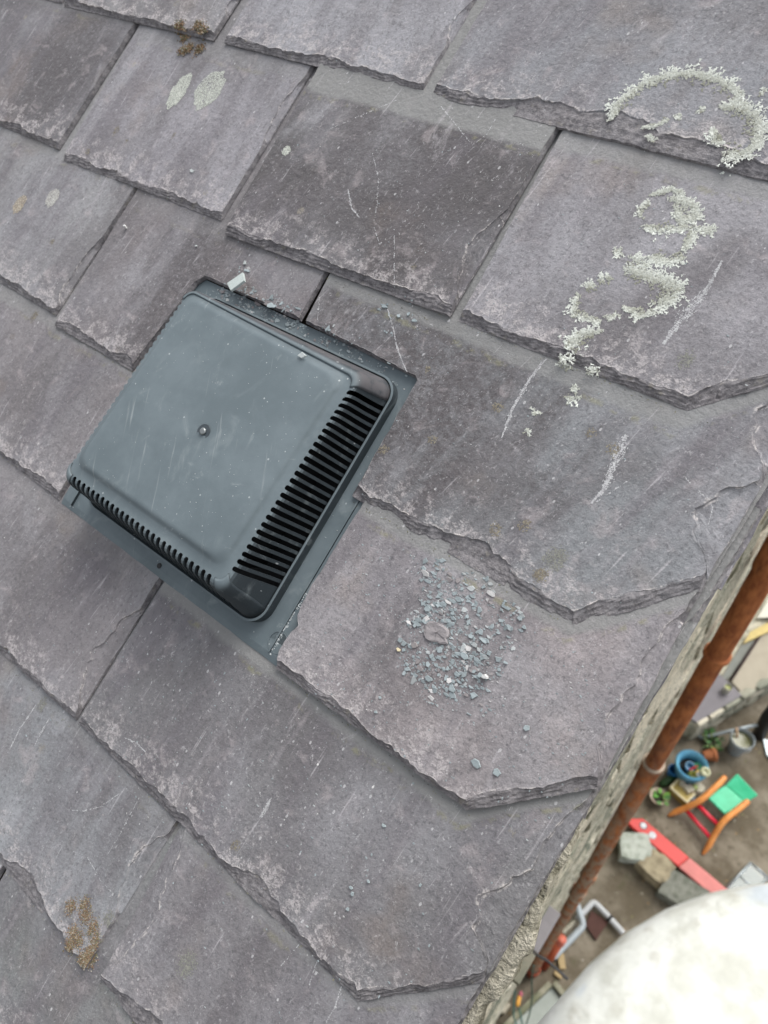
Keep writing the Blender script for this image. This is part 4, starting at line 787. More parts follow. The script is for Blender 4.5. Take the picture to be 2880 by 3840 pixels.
for i,(p,rad,kind) in enumerate(CHIPS):
    r=rng(2000+i); z=zall(*p); el=r.uniform(.85,1.35); rad=rad*(.85 if kind=='blue' else 1); mb=MB(); thk={'plate':.0028,'flake':.0045,'white':.005}.get(kind,r.uniform(.0006,.0013))
    if kind=='plate':
        V=[(-.0105,-.006,0),(.002,-.0125,0),(.0105,.004,0),(.0005,.0125,0)]; V=V+[(x*.97,y*.97,z2+thk) for x,y,z2 in V]; Fm=[(3,2,1,0),(4,5,6,7),(0,1,5,4),(1,2,6,5),(2,3,7,6),(3,0,4,7)]
    elif kind=='flake':
        n=22; rg=Rag(5); V=[];Fm=[]
        for q,(f,z2) in enumerate(((1,0),(.96,.0012),(.8,.0018),(.45,.0014),(.0,.0015))):
            for k in range(n):
                t=2*math.pi*k/n; e=1+rg(k*.01,.03,.16); V.append((rad*f*e*math.cos(t),rad*.72*f*e*math.sin(t),z2+rg(k*.02+q,.03,.0006)*(q>0)))
        for q in range(4):
            for k in range(n): Fm.append((q*n+k,q*n+(k+1)%n,(q+1)*n+(k+1)%n,(q+1)*n+k))
    else: V,Fm=chipmesh(r,rad,thk,el)
    q_=r.uniform(.85,1.08); c=tuple(x*q_ for x in CC[kind]); mb.add(V,Fm,c)
    tilt=Matrix.Rotation(r.uniform(-.16,.16),4,'X')@Matrix.Rotation(r.uniform(-.16,.16),4,'Y')
    o=mb.build('slate_chip',VCOL,None,mat_w=roofmat(p[0],p[1],z+.0006+(.010 if kind=='plate' else 0),0)@tilt)
    onv=IU[0]<p[0]<IU[1] and IV[0]<p[1]<IV[1]
    if kind=='plate': lab,gr='diamond shaped pale slate plate leaning at the upper edge of the vent',None
    elif kind in chlab: lab,gr=chlab[kind],None
    elif onv: lab,gr='small pale angular stone chip lying on top of the vent hood',None
    else:
        col={'blue':'blue grey','pale':'pale','white':'white crumbly','grey':'grey'}.get(kind,'pale'); sz='large' if rad>.0055 else 'mid sized' if rad>.0036 else 'small'; hx,hy=CHIPS[FLK][0]
        if abs(p[0]-hx)<.075 and abs(p[1]-hy)<.09:
            du,dv=p[0]-hx,p[1]-hy; ix,iy=du*.87-dv*-.5,(du*.5-dv*.87)   # picture right / down
            d=math.degrees(math.atan2(iy,ix))%360; sec=['right of','below right of','below','below left of','left of','above left of','above','above right of'][int((d+22.5)//45)%8]; dist='just' if math.hypot(du,dv)<.035 else 'well'
            lab=f'{sz} {col} slate chip {dist} {sec} the big brown flake'
        else:
            sd,pl=on_slate(*p); lab=f'{sz} {col} chip, {pl} of the {sd}'
        gr='loose slate chips on the roof'
    tag(o,lab,'chip',gr)
mb=MB(); r=rng(99)
def crumb(u,v,rad,col):
    z=zall(u,v)
    if z<-.012: return
    V,F_=chipmesh(r,rad,rad*r.uniform(.12,.35),r.uniform(.7,1.7)); t=Matrix.Rotation(r.uniform(-.2,.2),3,'X')@Matrix.Rotation(r.uniform(-.2,.2),3,'Y')
    mb.add([(t@Vector(q))+Vector((u,v,z+.0001)) for q in V],F_,col)
def ccol():
    q=r.random(); c=(.28,.32,.33) if q<.66 else (.38,.40,.40) if q<.8 else (.24,.22,.22) if q<.93 else (.52,.51,.50)
    q=r.uniform(.75,1.1); return tuple(x*q for x in c)
for (p,a,nn) in HEAP:
    for _ in range(int(nn*1.0)):
        q=a*1.1*math.sqrt(r.random()); t=r.uniform(0,6.283); crumb(p[0]+q*math.cos(t),p[1]+q*math.sin(t),min(.0036,.0003+r.expovariate(1/.00075)),ccol())
for _ in range(520):   # fine grit of chips over the slates below the vent
    u=r.uniform(-.62,-.04); v=r.uniform(-.42,-.18); k=math.exp(-((u+.30)/.22)**2-((v+.26)/.12)**2)
    if r.random()<k: crumb(u,v,r.uniform(.0004,.0013),ccol())
for _ in range(420):
    u=r.uniform(-.30,-.04); v=r.uniform(-.17,-.02)
    crumb(u,v,r.uniform(.0004,.0011),ccol())
for _ in range(220):
    u=r.uniform(-.62,-.05); v=r.uniform(-.1,.36); 
    if not(IU[0]-.02<u<RU[1] and RV[0]<v<RV[1]): crumb(u,v,r.uniform(.0004,.0010),ccol())
for _ in range(260):
    u=r.uniform(-1.0,-.05); v=r.uniform(-.5,.5)
    if not(IU[0]-.02<u<RU[1] and RV[0]<v<RV[1]): crumb(u,v,r.uniform(.0004,.0009),ccol())
for _ in range(150):
    crumb(r.uniform(IU[0]+.01,IU[1]-.01),r.uniform(IV[0]+.01,IV[1]-.01),r.uniform(.0002,.0005),(.42,.44,.44))
for _ in range(150):
    v=r.uniform(-.168,-.10); crumb(-.3210+r.gauss(0,.0010),v,r.uniform(.0003,.0010),(.50,.53,.53))
for q in OUT:   # dirt and moss grains caught under some slate tails
    c_,P_q,tv_,g_,th_,lf_,o_=q
    if c_>5 or c_<1: continue
    us_=[w_[0] for w_ in P_q[:3]]; tl_=[w_ for w_ in P_q if abs(w_[1]-tv_)<.012]
    if len(tl_)<2: continue
    x0_,x1_=min(w_[0] for w_ in tl_),max(w_[0] for w_ in tl_)
    for _ in range(60):
        k_=r.random(); crumb(x0_+(x1_-x0_)*(k_+.05*r.gauss(0,1)),tv_-abs(r.gauss(0,.0016))-.0004,r.uniform(.0003,.0008),r.choice([(.12,.115,.10),(.17,.165,.10),(.21,.20,.13),(.10,.10,.09)]))
for _ in range(120):   # rubble in the gap at the head of the vent
    u=r.uniform(-.625,-.335); v=.117+r.uniform(-.006,.010)-.004*(u+.6); crumb(u,v,r.uniform(.0006,.0018),ccol())
o=mb.build('slate_crumbs',VCOL,None,mat_w=roofmat(0,0)); tag(o,'loose blue grey slate crumbs and fine grit scattered over the roof','crumbs',None,'stuff')
# ---------------------------------------------------------------- soil pipe down the gable
PX,PY,PR=.012,CY+1.55,.0350
pz=YARD['pipez']; pipe=empty('rusty_pipe',(PX,PY,0),'rust brown cast iron downpipe running down the stone gable wall','pipe')
def pp(name,prof,mat,n=28):
    b=MB(); b.lathe(prof,n,(0,0,-CAMP[2]+0)); o=b.build(name,mat,pipe,True,Matrix.Translation((0,0,CAMP[2]))); return sharp(o,40)
Lq=[pz['ring3'],pz['ring2'],pz['sock_b'],pz['sock'],pz['ring1'],pz['ring0'],8.6]
pp('pipe_length',[(PR,pz['sock']-.02),(PR,pz['ring0'])],RUST)
pp('pipe_length',[(PR*1.04,pz['ring0']),(PR*1.04,9.2)],RUST)
pp('pipe_length',[(PR*1.14,.10),(PR*1.14,pz['sock_b'])],RUST)
def collar(z0,z1,k,mat=RUST,name='collar'): pp(name,[(PR,z0-.006),(PR*k,z0),(PR*k,z1),(PR,z1+.006)],mat)
collar(pz['ring1']-.010,pz['ring1']+.008,1.24)
collar(pz['ring0']-.05,pz['ring0']+.06,1.14)
pp('socket',[(PR*.98,pz['sock_b']-.03),(PR*1.18,pz['sock_b']),(PR*1.22,pz['sock']-.03),(PR*1.30,pz['sock']-.025),(PR*1.30,pz['sock']),(PR*1.02,pz['sock'])],RUST)
PALEM=mat_plain('pale_paint',srgb(176,160,142),.8,.2,.35,60,.001)
pp('paint_ring',[(PR*1.05,pz['sock']+.001),(PR*1.33,pz['sock']+.001),(PR*1.33,pz['sock']+.010),(PR*1.05,pz['sock']+.012)],PALEM)
collar(pz['ring2']-.09,pz['ring2'],1.36); collar(pz['ring3']-.10,pz['ring3']+.02,1.34); pp('paint_ring',[(PR*1.0,pz['ring3']-.13),(PR*1.38,pz['ring3']-.12),(PR*1.38,pz['ring3']-.085),(PR*1.0,pz['ring3']-.08)],PALEM)
CLAY=mat_plain('orange_clay',srgb(158,82,58),.7,.3,.25,20,.001)
pp('clay_socket',[(PR*1.5,0),(PR*1.5,.16),(PR*1.75,.17),(PR*1.75,.24),(PR*1.45,.24)],CLAY)
# ---------------------------------------------------------------- YARD
b=MB(); b.add([(-30,-30,0),(60,-30,0),(60,70,0),(-30,70,0)],[(0,1,2,3)]); g=b.build('yard_ground',GROUND); tag(g,None,None,None,'structure')
YD=YARD
def v3(p): return Vector(p)
# low retaining wall with rubble face and slab top
wa=Vector((.2027,4.2588)); wd=Vector((.4077,.9653)).normalized(); wn=Vector((wd.y,-wd.x))
rw=empty('retaining_wall',(wa.x,wa.y,0),'low rubble retaining wall at the foot of the gable','wall'); T=Matrix.Translation((-wa.x,-wa.y,0))
P=[wa,wa+wd*2.6,Vector((-.05,7.4)),Vector((-.05,4.22))]
b=MB(); b.prism([(p.x-wa.x,p.y-wa.y) for p in P],0,.40); b.build('wall_core',MORTAR,rw)
r=rng(12); z=.01
while z<.36:
    h_=r.uniform(.07,.13); x=-.02
    while x<1.7:
        L=r.uniform(.12,.30); c=wd*(x+L/2)+wn*(.0); ang=math.atan2(wd.y,wd.x)
        o=inst('stone',ROCKS[r.randrange(12)],rw,Matrix.Translation((c.x,c.y,z+h_/2))@Matrix.Rotation(ang,4,'Z')@Matrix.Diagonal((L,.10,h_,1))); o['seed']=r.uniform(0,30); o['tone']=r.random(); x+=L+.012
    z+=h_+.01
def slab(name,pts,z0,z1,mat,parent=None,bev=.004,lab=None,cat=None,group=None):
    c=Vector((sum(p[0] for p in pts)/len(pts),sum(p[1] for p in pts)/len(pts)))
    base=Vector((0,0)); 
    if parent is not None: base=Vector((parent.location.x,parent.location.y))
    A=sum(pts[i][0]*pts[(i+1)%len(pts)][1]-pts[(i+1)%len(pts)][0]*pts[i][1] for i in range(len(pts)))
    if A<0: pts=pts[::-1]
    b=MB(); b.prism([(p[0]-c.x,p[1]-c.y) for p in pts],0,z1-z0)
    o=b.build(name,mat,parent,mat_w=Matrix.Translation((c.x-base.x,c.y-base.y,z0)),bevel=bev)
    if lab: tag(o,lab,cat,group)
    return o
s=YD['slab']; slab('coping_slab',[s[0],s[1],s[2],(-.045,5.0),(-.045,4.24)],.402,.44,mat_plain('slate_slab',srgb(112,108,112),.6,.35,.12,8,.002),rw)
pv=YD['paver']; slab('coping_slab',[(pv[0][0],pv[0][1]),(pv[1][0],pv[1][1]),(pv[2][0],pv[2][1]),(.80,6.3),(.36,6.4)],.402,.428,mat_plain('pale_concrete',srgb(164,156,140),.85,.2,.14,5,.002),rw)
pn=YD['panel']; slab('coping_slab',[(pn[3][0],pn[3][1]),(.268,4.96),(.325,5.64),(.215,5.5)],.402,.436,mat_plain('grey_concrete',srgb(128,130,124),.8,.2,.15,6,.002),rw)
pk=YD['plank']; slab('timber_plank',[p[:2] for p in (pk[0],pk[1],(.62,6.5),(.62,6.22))],.445,.475,mat_plain('yellow_timber',srgb(196,176,116),.7,.3,.18,14,.001),None,.003,'yellow timber plank lying on the retaining wall behind the pipe','plank')
dk=YD['dkline']; b=MB(); b.tube([(0,0,0),(dk[1][0]-dk[0][0]+.02,dk[1][1]-dk[0][1]+.3,.0)],.017,10); o=b.build('iron_rod',mat_plain('dark_iron',srgb(48,30,28),.7),None,True,Matrix.Translation((dk[0][0]+.01,dk[0][1],.447))); tag(o,'thin dark brown iron rod lying on the retaining wall slabs','rod')
cm=YD['cream']; slab('pale_board',[p[:2] for p in cm],.43,.46,mat_plain('cream_board',srgb(204,202,188),.7,.3,.1,6),None,.003,'cream white board at the right picture edge beside the pipe','board')
# tin
tn=v3(YD['tin'][0]); tr=.042; t=empty('paint_tin',(tn.x,tn.y,.44),'small open paint tin with yellow green contents on the slate slab','tin')
b=MB(); b.lathe([(.0001,.0),(tr,0),(tr,.004),(tr*.97,.008),(tr*.97,.098),(tr*1.04,.104),(tr*1.0,.108),(tr*.9,.105),(tr*.9,.07)],24); sharp(b.build('tin_body',mat_plain('tin_label',srgb(186,184,174),.4,.5,.25,60,metal=.2),t,True),40)
b=MB(); b.lathe([(.0001,.085),(tr*.9,.085)],20); b.build('tin_contents',mat_plain('lichen_green_paint',srgb(132,136,56),.4,.4,.3,60),t)
# galvanised pole with hook
p0,p1,hk=[v3(q) for q in (YD['pole'][0],YD['pole'][1],YD['hook'][0])]
b=MB(); b.tube([(0,0,.03),(p0-hk)*.6+Vector((0,0,.0)),p0-hk,(p0-hk)*.9+(p1-hk)*.1,p1-hk],.018,12); o=b.build('metal_pole',mat_plain('galvanised',srgb(150,158,160),.4,.5,.2,30,metal=.4),None,True,Matrix.Translation((hk.x,hk.y,hk.z))); tag(o,'galvanised metal pole with a bent end leaning against the retaining wall','pole')
# bucket
bk=v3(YD['bucket'][0]); bu=empty('bucket',(bk.x,bk.y,0),'grey plastic bucket half full of green rainwater','bucket'); R_=.118
GREYP=mat_plain('grey_bucket',srgb(140,148,152),.5,.4,.1,12)
b=MB(); b.lathe([(.0001,0),(.082,0),(.112,.27),(.124,.27),(.126,.295),(.116,.30),(.110,.285),(.100,.18)],32); sharp(b.build('bucket_body',GREYP,bu,True),40)
b=MB(); b.lathe([(.0001,.235),(.106,.235)],28); b.build('water',mat_plain('green_water',srgb(98,100,42),.2,.4,.3,14),bu)
b=MB(); b.tube([(.126*math.cos(a),.126*math.sin(a)-.01*math.sin(a*1),.27-.06*abs(math.sin((a+2.2)))) for a in [ -2.6+ k*.2 for k in range(13)]],.005,8); b.build('handle',GREYP,bu,True)
o=MB(); o.tube([(-.10,.05,.33),(-.03,.0,.20)],.014,8); st=o.build('wooden_stick',mat_plain('pale_stick',srgb(190,160,130),.8),None,True,Matrix.Translation((bk.x,bk.y,0))); tag(st,'short pale wooden stick standing in the grey bucket','stick')
# terracotta pot lying down
ta,tb=v3(YD['tpot'][0]),v3(YD['tpot'][1]); ax=(tb-ta).normalized(); q=ax.to_track_quat('Z','Y').to_matrix(); tp=empty('terracotta_pot',(ta.x,ta.y,.075),'terracotta flower pot lying on its side beside the bucket','flower pot')
TER=mat_plain('terracotta',srgb(150,94,62),.85,.2,.2,20,.001)
b=MB(); b.lathe([(.0001,0),(.045,0),(.066,.10),(.075,.10),(.077,.135),(.068,.137),(.060,.10),(.040,.015),(.0001,.012)],24,axis=q); sharp(b.build('pot_body',TER,tp,True),40)
# plants
def leafy(name,loc,n,rad,h,cols,lab,cat,seed,ln=.06):
    r=rng(seed); mb=MB()
    for _ in range(n):
        a=r.uniform(0,6.283); d=rad*math.sqrt(r.random()); x,y=d*math.cos(a),d*math.sin(a); z=r.uniform(.1,1)*h; L=ln*r.uniform(.6,1.3); w=L*.3; dirv=Vector((math.cos(a+r.uniform(-1,1)),math.sin(a+r.uniform(-1,1)),r.uniform(-.2,.8))).normalized(); s=dirv.cross(Vector((0,0,1))).normalized()
        p=Vector((x,y,z)); V=[p,p+dirv*L*.5+s*w,p+dirv*L,p+dirv*L*.5-s*w,Vector((x*.4,y*.4,0))]; mb.add(V,[(0,1,2,3),(4,0,3)],tuple(c*r.uniform(.7,1.2) for c in r.choice(cols)))
    o=mb.build(name,mat_vcol('leaf_'+name,.7,.3,60,.001) if name not in bpy.data.materials else None,None,mat_w=Matrix.Translation(loc)); tag(o,lab,cat); return o
GRN=[(.09,.17,.05),(.06,.12,.04),(.13,.2,.07)]
w=YD['weeds']; leafy('green_weed',(w[2][0],w[2][1],0),60,.09,.12,GRN,'small green weed growing between the pole and the clay pot','plant',1)
leafy('grass_tuft',(w[0][0],w[0][1],0),70,.035,.08,[(.10,.10,.05),(.07,.08,.04),(.14,.12,.07)],'dull olive grass tuft between the boulders and the red board','plant',2,.05)
leafy('grass_tuft',(w[1][0],w[1][1],0),30,.03,.07,[(.16,.12,.08),(.12,.09,.06)],'small brown dry weed beside the pale boulder on the red board','plant',3,.03)
# blue tub and what is in it
tb_=v3(YD['tub'][0]); tub=empty('blue_tub',(tb_.x,tb_.y,0),'blue round plastic tub filled with bottles and odds and ends','tub')
BLUE=mat_plain('blue_plastic',srgb(72,128,158),.45,.45,.2,12,c2=srgb(92,150,172))
b=MB(); b.lathe([(.0001,0),(.11,0),(.150,.22),(.165,.26),(.172,.30),(.160,.315),(.135,.30),(.115,.25),(.105,.12),(.0001,.11)],36); sharp(b.build('tub_body',BLUE,tub,True),50)
b=MB(); b.lathe([(.0001,.20),(.112,.20)],24); b.build('tub_soil',mat_plain('black_soil',srgb(14,14,15),.9),tub)
def thingL(name,loc,prof,mat,lab,cat,rot=None,n=18,group=None):
    b=MB(); b.lathe(prof,n); m=Matrix.Translation(loc)
    if rot: m=m@Matrix.Rotation(rot[0],4,'X')@Matrix.Rotation(rot[1],4,'Y')
    o=sharp(b.build(name,mat,None,True,m),45); tag(o,lab,cat,group); return o
def off(X,Y,z): # image right / image up offsets (metres) inside the tub
    return (tb_.x+ X*.80+Y*.63, tb_.y - X*.45+Y*.62+.0, z)
thingL('blue_cup',off(.0,-.01,.19),[(.0001,0),(.038,0),(.050,.09),(.044,.09),(.034,.02),(.0001,.02)],mat_plain('light_blue_cup',srgb(110,160,190),.4),'light blue cup in the middle of the blue tub','cup')
CLR=mat_plain('cloudy_plastic',srgb(196,196,160),.3,.5,.2,40)
thingL('clear_bottle',off(.08,.10,.22),[(.0001,0),(.048,0),(.050,.10),(.048,.12),(.030,.13),(.028,.105),(.0001,.1)],CLR,'clear cloudy bottle standing highest in the blue tub','bottle',(.2,.1))
thingL('yellow_jar',off(.075,-.045,.19),[(.0001,0),(.034,0),(.036,.09),(.026,.10),(.024,.06),(.0001,.05)],mat_plain('olive_glass',srgb(150,150,74),.3),'olive yellow jar at the front rim of the blue tub','jar',(.15,.2))
thingL('white_pot',off(.115,.03,.21),[(.0001,0),(.030,0),(.036,.07),(.030,.075),(.0001,.06)],mat_plain('white_plastic',srgb(214,218,220),.4),'small white pot at the right side of the blue tub','pot')
thingL('yellow_cup',off(.075,.035,.23),[(.0001,0),(.022,0),(.022,.04),(.018,.045),(.0001,.045)],mat_plain('yellow_plastic',srgb(210,172,52),.4),'small yellow cup between the bottles in the blue tub','cup')
thingL('green_pot',off(.01,.07,.20),[(.0001,0),(.028,0),(.036,.08),(.030,.085),(.0001,.05)],mat_plain('green_plastic',srgb(60,130,96),.5),'small green pot at the back of the blue tub','pot')
b=MB(); b.box((0,0,.05),(.018,.10,.018)); o=b.build('red_tool',mat_plain('red_plastic_small',srgb(176,46,44),.4),None,False,Matrix.Translation(off(.03,.02,.25))@Matrix.Rotation(-.6,4,'Z')@Matrix.Rotation(.4,4,'X'),bevel=.003); tag(o,'short red tool resting in the blue tub','tool')
b=MB(); h0,h1=v3(YD['hose'][0]),v3(YD['hose'][1]); b.tube([(0,0,-.04),(h1-h0)*.5+Vector((0,0,.0)),(h1-h0)],[.035,.04,.038],12); o=b.build('green_tube',mat_plain('dark_green_plastic',srgb(52,84,50),.5,.4,.3,14),None,True,Matrix.Translation((h0.x,h0.y,h0.z-.04))); tag(o,'dark green tube lying between the pipe and the blue tub','tube')
thingL('lime_bottle',(tb_.x+.13,tb_.y-.13,.0),[(.0001,0),(.03,0),(.03,.16),(.02,.19),(.0001,.19)],mat_plain('lime_plastic',srgb(170,190,110),.4),'lime green bottle beside the right side of the blue tub','bottle')
thingL('blue_pot',(tb_.x-.12,tb_.y-.07,.0),[(.0001,0),(.05,0),(.065,.14),(.055,.14),(.045,.03),(.0001,.03)],mat_plain('bright_blue_plastic',srgb(50,120,180),.4),'bright blue pot tucked behind the rusty pipe beside the tub','pot')
# bowl with seedlings
bw=v3(YD['bowl'][0]); bo=empty('bowl',(bw.x,bw.y,0),'cream bowl with green seedlings next to the rusty pipe','bowl')
b=MB(); b.lathe([(.0001,0),(.05,0),(.082,.09),(.092,.10),(.088,.108),(.074,.09),(.04,.03),(.0001,.028)],28); sharp(b.build('bowl_body',mat_plain('cream_ceramic',srgb(196,178,160),.5,.4,.15,12),bo,True),50)
b=MB(); b.lathe([(.0001,.06),(.062,.06)],20); b.build('bowl_soil',mat_plain('dark_soil',srgb(40,36,28),.9),bo)
leafy('seedling',(bw.x+.02,bw.y+.01,.07),14,.06,.05,[(.16,.30,.07),(.11,.24,.06)],'bright green seedlings growing in the cream bowl','plant',7,.08)
# planter box with cobbles
bx=v3(YD['box'][0]); pb=empty('planter_box',(.40,3.60,0),'mustard yellow edged planter box holding pale cobbles','planter')
YEL=mat_plain('mustard_plastic',srgb(166,148,84),.6,.3,.15,14); CRE=mat_plain('cream_rim',srgb(206,196,160),.6,.3,.1,14)
Rz=Matrix.Rotation(math.radians(-12),3,'Z')
b=MB(); b.box((0,0,.065),(.20,.13,.13),Rz,1.08); b.build('box_body',YEL,pb,bevel=.006)
for dx,dy,lx,ly in ((-.10,0,.022,.15),(.10,0,.022,.15),(0,-.066,.18,.02),(0,.066,.18,.02)):
    b=MB(); p=Rz@Vector((dx,dy,.137)); b.box(p,(lx,ly,.02),Rz); b.build('box_rim',CRE,pb,bevel=.004)
for i,(bs,sz,lab) in enumerate(zip(YD['boxstones'],(.06,.085,.09,.07),('small pale cobble at the back of the planter box','round pale cobble in front in the planter box','long grey stone at the right of the planter box','small pinkish stone right of the planter box'))):
    o=inst('cobble',ROCKS[8+i%4],None,Matrix.Translation((bs[0],bs[1],.15 if i<2 else .10))@Matrix.Rotation(i*1.1,4,'Z')@Matrix.Diagonal((sz*(1.7 if i==2 else 1.1),sz,sz*.8,1))); o['seed']=float(i); o['tone']=.9; tag(o,lab,'cobble')
bb_=v3(YD['bluebit'][0]); b=MB(); b.box((0,0,.03),(.11,.07,.06),Matrix.Rotation(.5,3,'Z'),1.1); o=b.build('blue_tray',mat_plain('slate_blue_plastic',srgb(74,104,128),.5),None,False,Matrix.Translation((bb_.x,bb_.y-.02,0)),bevel=.006); tag(o,'small dull blue tray in front of the planter box','tray')
# toy chair
ch=empty('toy_chair',(.8,3.6,0),"child's plastic chair with green seat, orange sides and red crossbars",'chair')
OR=mat_plain('orange_plastic',srgb(218,146,78),.42,.45,.12,14,c2=srgb(200,124,58)); RD=mat_plain('red_plastic',srgb(206,36,58),.4,.45,.12,10); GR=mat_plain('mint_plastic',srgb(46,172,124),.45,.45,.10,9,c2=srgb(62,186,140))
org=Vector((.8,3.6,0))
for k in ('armA','armB'):
    pts=[v3(p)-org for p in YD[k]]; fine=[]
    for i in range(len(pts)-1):
        p0_,p1_,p2_,p3_=pts[max(i-1,0)],pts[i],pts[i+1],pts[min(i+2,len(pts)-1)]
        for s_ in range(5):
            t_=s_/5; fine.append(.5*((2*p1_)+(p2_-p0_)*t_+(2*p0_-5*p1_+4*p2_-p3_)*t_*t_+(3*p1_-p0_-3*p2_+p3_)*t_**3))
    fine.append(pts[-1]); m=len(fine); rr=[.030*min(1,.75+4*i/m)*min(1,.35+3.2*(m-1-i)/m) for i in range(m)]
    b=MB(); b.tube(fine,rr,14); b.build('side_frame',OR,ch,True)
    # feet
    b=MB(); b.tube([fine[m//3],fine[m//3]*1.0-Vector((0,0,fine[m//3].z-.005))],[.022,.020],12); b.build('leg',OR,ch,True)
    b=MB(); b.tube([fine[2],fine[2]-Vector((0,0,fine[2].z-.005))],[.022,.020],12); b.build('leg',OR,ch,True)
for k in ('bar1','bar2'):
    a,c=[v3(p)-org for p in YD[k]]; b=MB(); b.tube([a,(a+c)/2,c],.021,14); b.build('crossbar',RD,ch,True)
sq=[v3(p)-org for p in YD['seat']]
def panel(quad,thk,name):
    nrm=(quad[1]-quad[0]).cross(quad[3]-quad[0]).normalized(); nrm=nrm if nrm.z>0 else -nrm
    b=MB(); V=quad+[p-nrm*thk for p in quad]; b.add(V,[(0,1,2,3),(7,6,5,4),(0,4,5,1),(1,5,6,2),(2,6,7,3),(3,7,4,0)])
    bm=bmesh.new(); o=b.build(name,GR,ch,bevel=.010,seg=3); bm.from_mesh(o.data); bmesh.ops.recalc_face_normals(bm,faces=bm.faces); bm.to_mesh(o.data); bm.free()
panel([sq[0],sq[1],sq[2],sq[3]],.03,'backrest'); panel([sq[3]+Vector((0,0,.003)),sq[2]+Vector((0,0,.003)),sq[4],sq[5]],.03,'seat')
# red board with two badges
rd=[v3(p) for p in YD['red']]; A_=rd[1]; dirr=(rd[2]-rd[1]).normalized(); side=Vector((dirr.y,-dirr.x,0))
board=empty('red_board',(A_.x,A_.y,0),'long red plastic board with two round badges and a faded pink end','board')
wid=.155; Lb=1.45
def bl(t,s_): return (dirr*t+side*s_)
out_=[bl(.02,0),bl(.0,.02),bl(-.07,.09),bl(-.08,.12),bl(-.06,wid-.01),bl(-.02,wid)]
sp=.555
b=MB(); pts=[bl(sp,0)]+out_+[bl(sp-.03,wid)]
def cc2(pts): 
    A=sum(pts[i].x*pts[(i+1)%len(pts)].y-pts[(i+1)%len(pts)].x*pts[i].y for i in range(len(pts))); return pts if A>0 else pts[::-1]
b.prism([(p.x,p.y) for p in cc2(pts)],.06,.12); b.build('board_front',mat_plain('board_red',srgb(196,58,52),.5,.4,.12,8),board,bevel=.012)
b=MB(); pts=[bl(sp+.002,0),bl(Lb,0),bl(Lb,wid),bl(sp-.028,wid)]; b.prism([(p.x,p.y) for p in cc2(pts)],.06,.12); b.build('board_end',mat_plain('faded_pink',srgb(192,116,110),.6,.3,.14,8),board,bevel=.012)
b=MB(); pts=[bl(.1,.03),bl(1.3,.03),bl(1.3,wid-.03),bl(.1,wid-.03)]; b.prism([(p.x,p.y) for p in cc2(pts)],.0,.06); b.build('board_base',BLACK,board)
W1=mat_plain('badge_white',srgb(206,208,210),.4); W2=mat_plain('badge_dark',srgb(40,48,62),.4); W3=mat_plain('badge_grey',srgb(160,156,158),.5)
for i,bd in enumerate(YD['badges']):
    p=v3(bd)-Vector((A_.x,A_.y,0)); p=Vector((p.x,p.y,0))+side*.0
    b=MB(); b.lathe([(.0001,.1235),(.038,.1235),(.038,.119)],24,(p.x,p.y,0)); b.build('badge',W2 if i==0 else W3,board)
    b=MB(); b.lathe([(.0001,.1265),(.027,.1265),(.027,.119)],24,(p.x,p.y,0)); b.build('badge',W1,board)
    b=MB(); b.lathe([(.0001,.1285),(.008,.1285),(.008,.119)],12,(p.x,p.y,0)); b.build('badge',W3 if i==0 else W2,board)
# boulders
bl_lab=['pale grey green angular boulder on the end of the red board','brownish boulder between the pale and the large dark boulder','small rough speckled stone beside the brownish boulder','large dark grey boulder nearest the blurred foreground','small grey stone on the red board beside the pale boulder']
for i,(s_,sz,tone) in enumerate(zip(YD['stones'],((.30,.27,.20),(.26,.30,.20),(.13,.15,.12),(.40,.28,.18),(.09,.08,.12)),(1.0,.75,.55,.30,.6))):
    me=rock(70+i,sz,.13,4,.22); me.materials.clear(); me.materials.append(mat_plain('boulder_stone_%d'%i,*[(srgb(172,176,166),.9,.2,.3,14,.012,0.0,srgb(140,146,134)),(srgb(150,140,116),.9,.2,.3,12,.012,0.0,srgb(122,112,92)),(srgb(134,128,118),.9,.2,.3,40,.01,0.0,srgb(100,96,88)),(srgb(118,119,110),.9,.2,.3,16,.012,0.0,srgb(92,94,84)),(srgb(132,136,130),.9,.2,.3,30,.01)][i])); o=inst('boulder',me,None,Matrix.Translation((s_[0],s_[1],sz[2]*.42))@Matrix.Rotation(.5+i*.9,4,'Z')); o['seed']=float(i*2); o['tone']=tone; tag(o,bl_lab[i],'boulder')
# glazed frame, metal sheet, black object
gl=[v3(p) for p in YD['glass']]
fr_=empty('glazed_panel',(gl[0].x,gl[0].y,0),'clear glazed panel with grey metal edging lying in the yard','panel')
gg=[Vector((0,0,.05)),gl[1]-Vector((gl[0].x,gl[0].y,0)),gl[2]-Vector((gl[0].x,gl[0].y,0))]; gg.append(gg[0]+gg[2]-gg[1]); MET=mat_plain('grey_metal',srgb(150,158,160),.35,.5,.15,20,metal=.5)
k=NT('panel_glass'); k.b.inputs['Base Color'].default_value=srgb(150,160,156); k.b.inputs['Roughness'].default_value=.15; k.b.inputs['Alpha'].default_value=.45; 
b=MB(); b.add([(p.x,p.y,p.z) for p in gg]+[(p.x,p.y,p.z-.006) for p in gg],[(0,1,2,3),(7,6,5,4),(0,4,5,1),(1,5,6,2),(2,6,7,3),(3,7,4,0)]); b.build('glass_pane',k.m,fr_)
for i in range(4):
    a,c=gg[i],gg[(i+1)%4]; b=MB(); b.tube([(a.x,a.y,a.z+.004),(c.x,c.y,c.z+.004)],.011,8); b.build('frame_bar',MET,fr_,True)
b=MB(); a,c=(gg[0]+gg[1])/2,(gg[2]+gg[3])/2; b.tube([a,c],.008,8); b.build('frame_bar',MET,fr_,True)
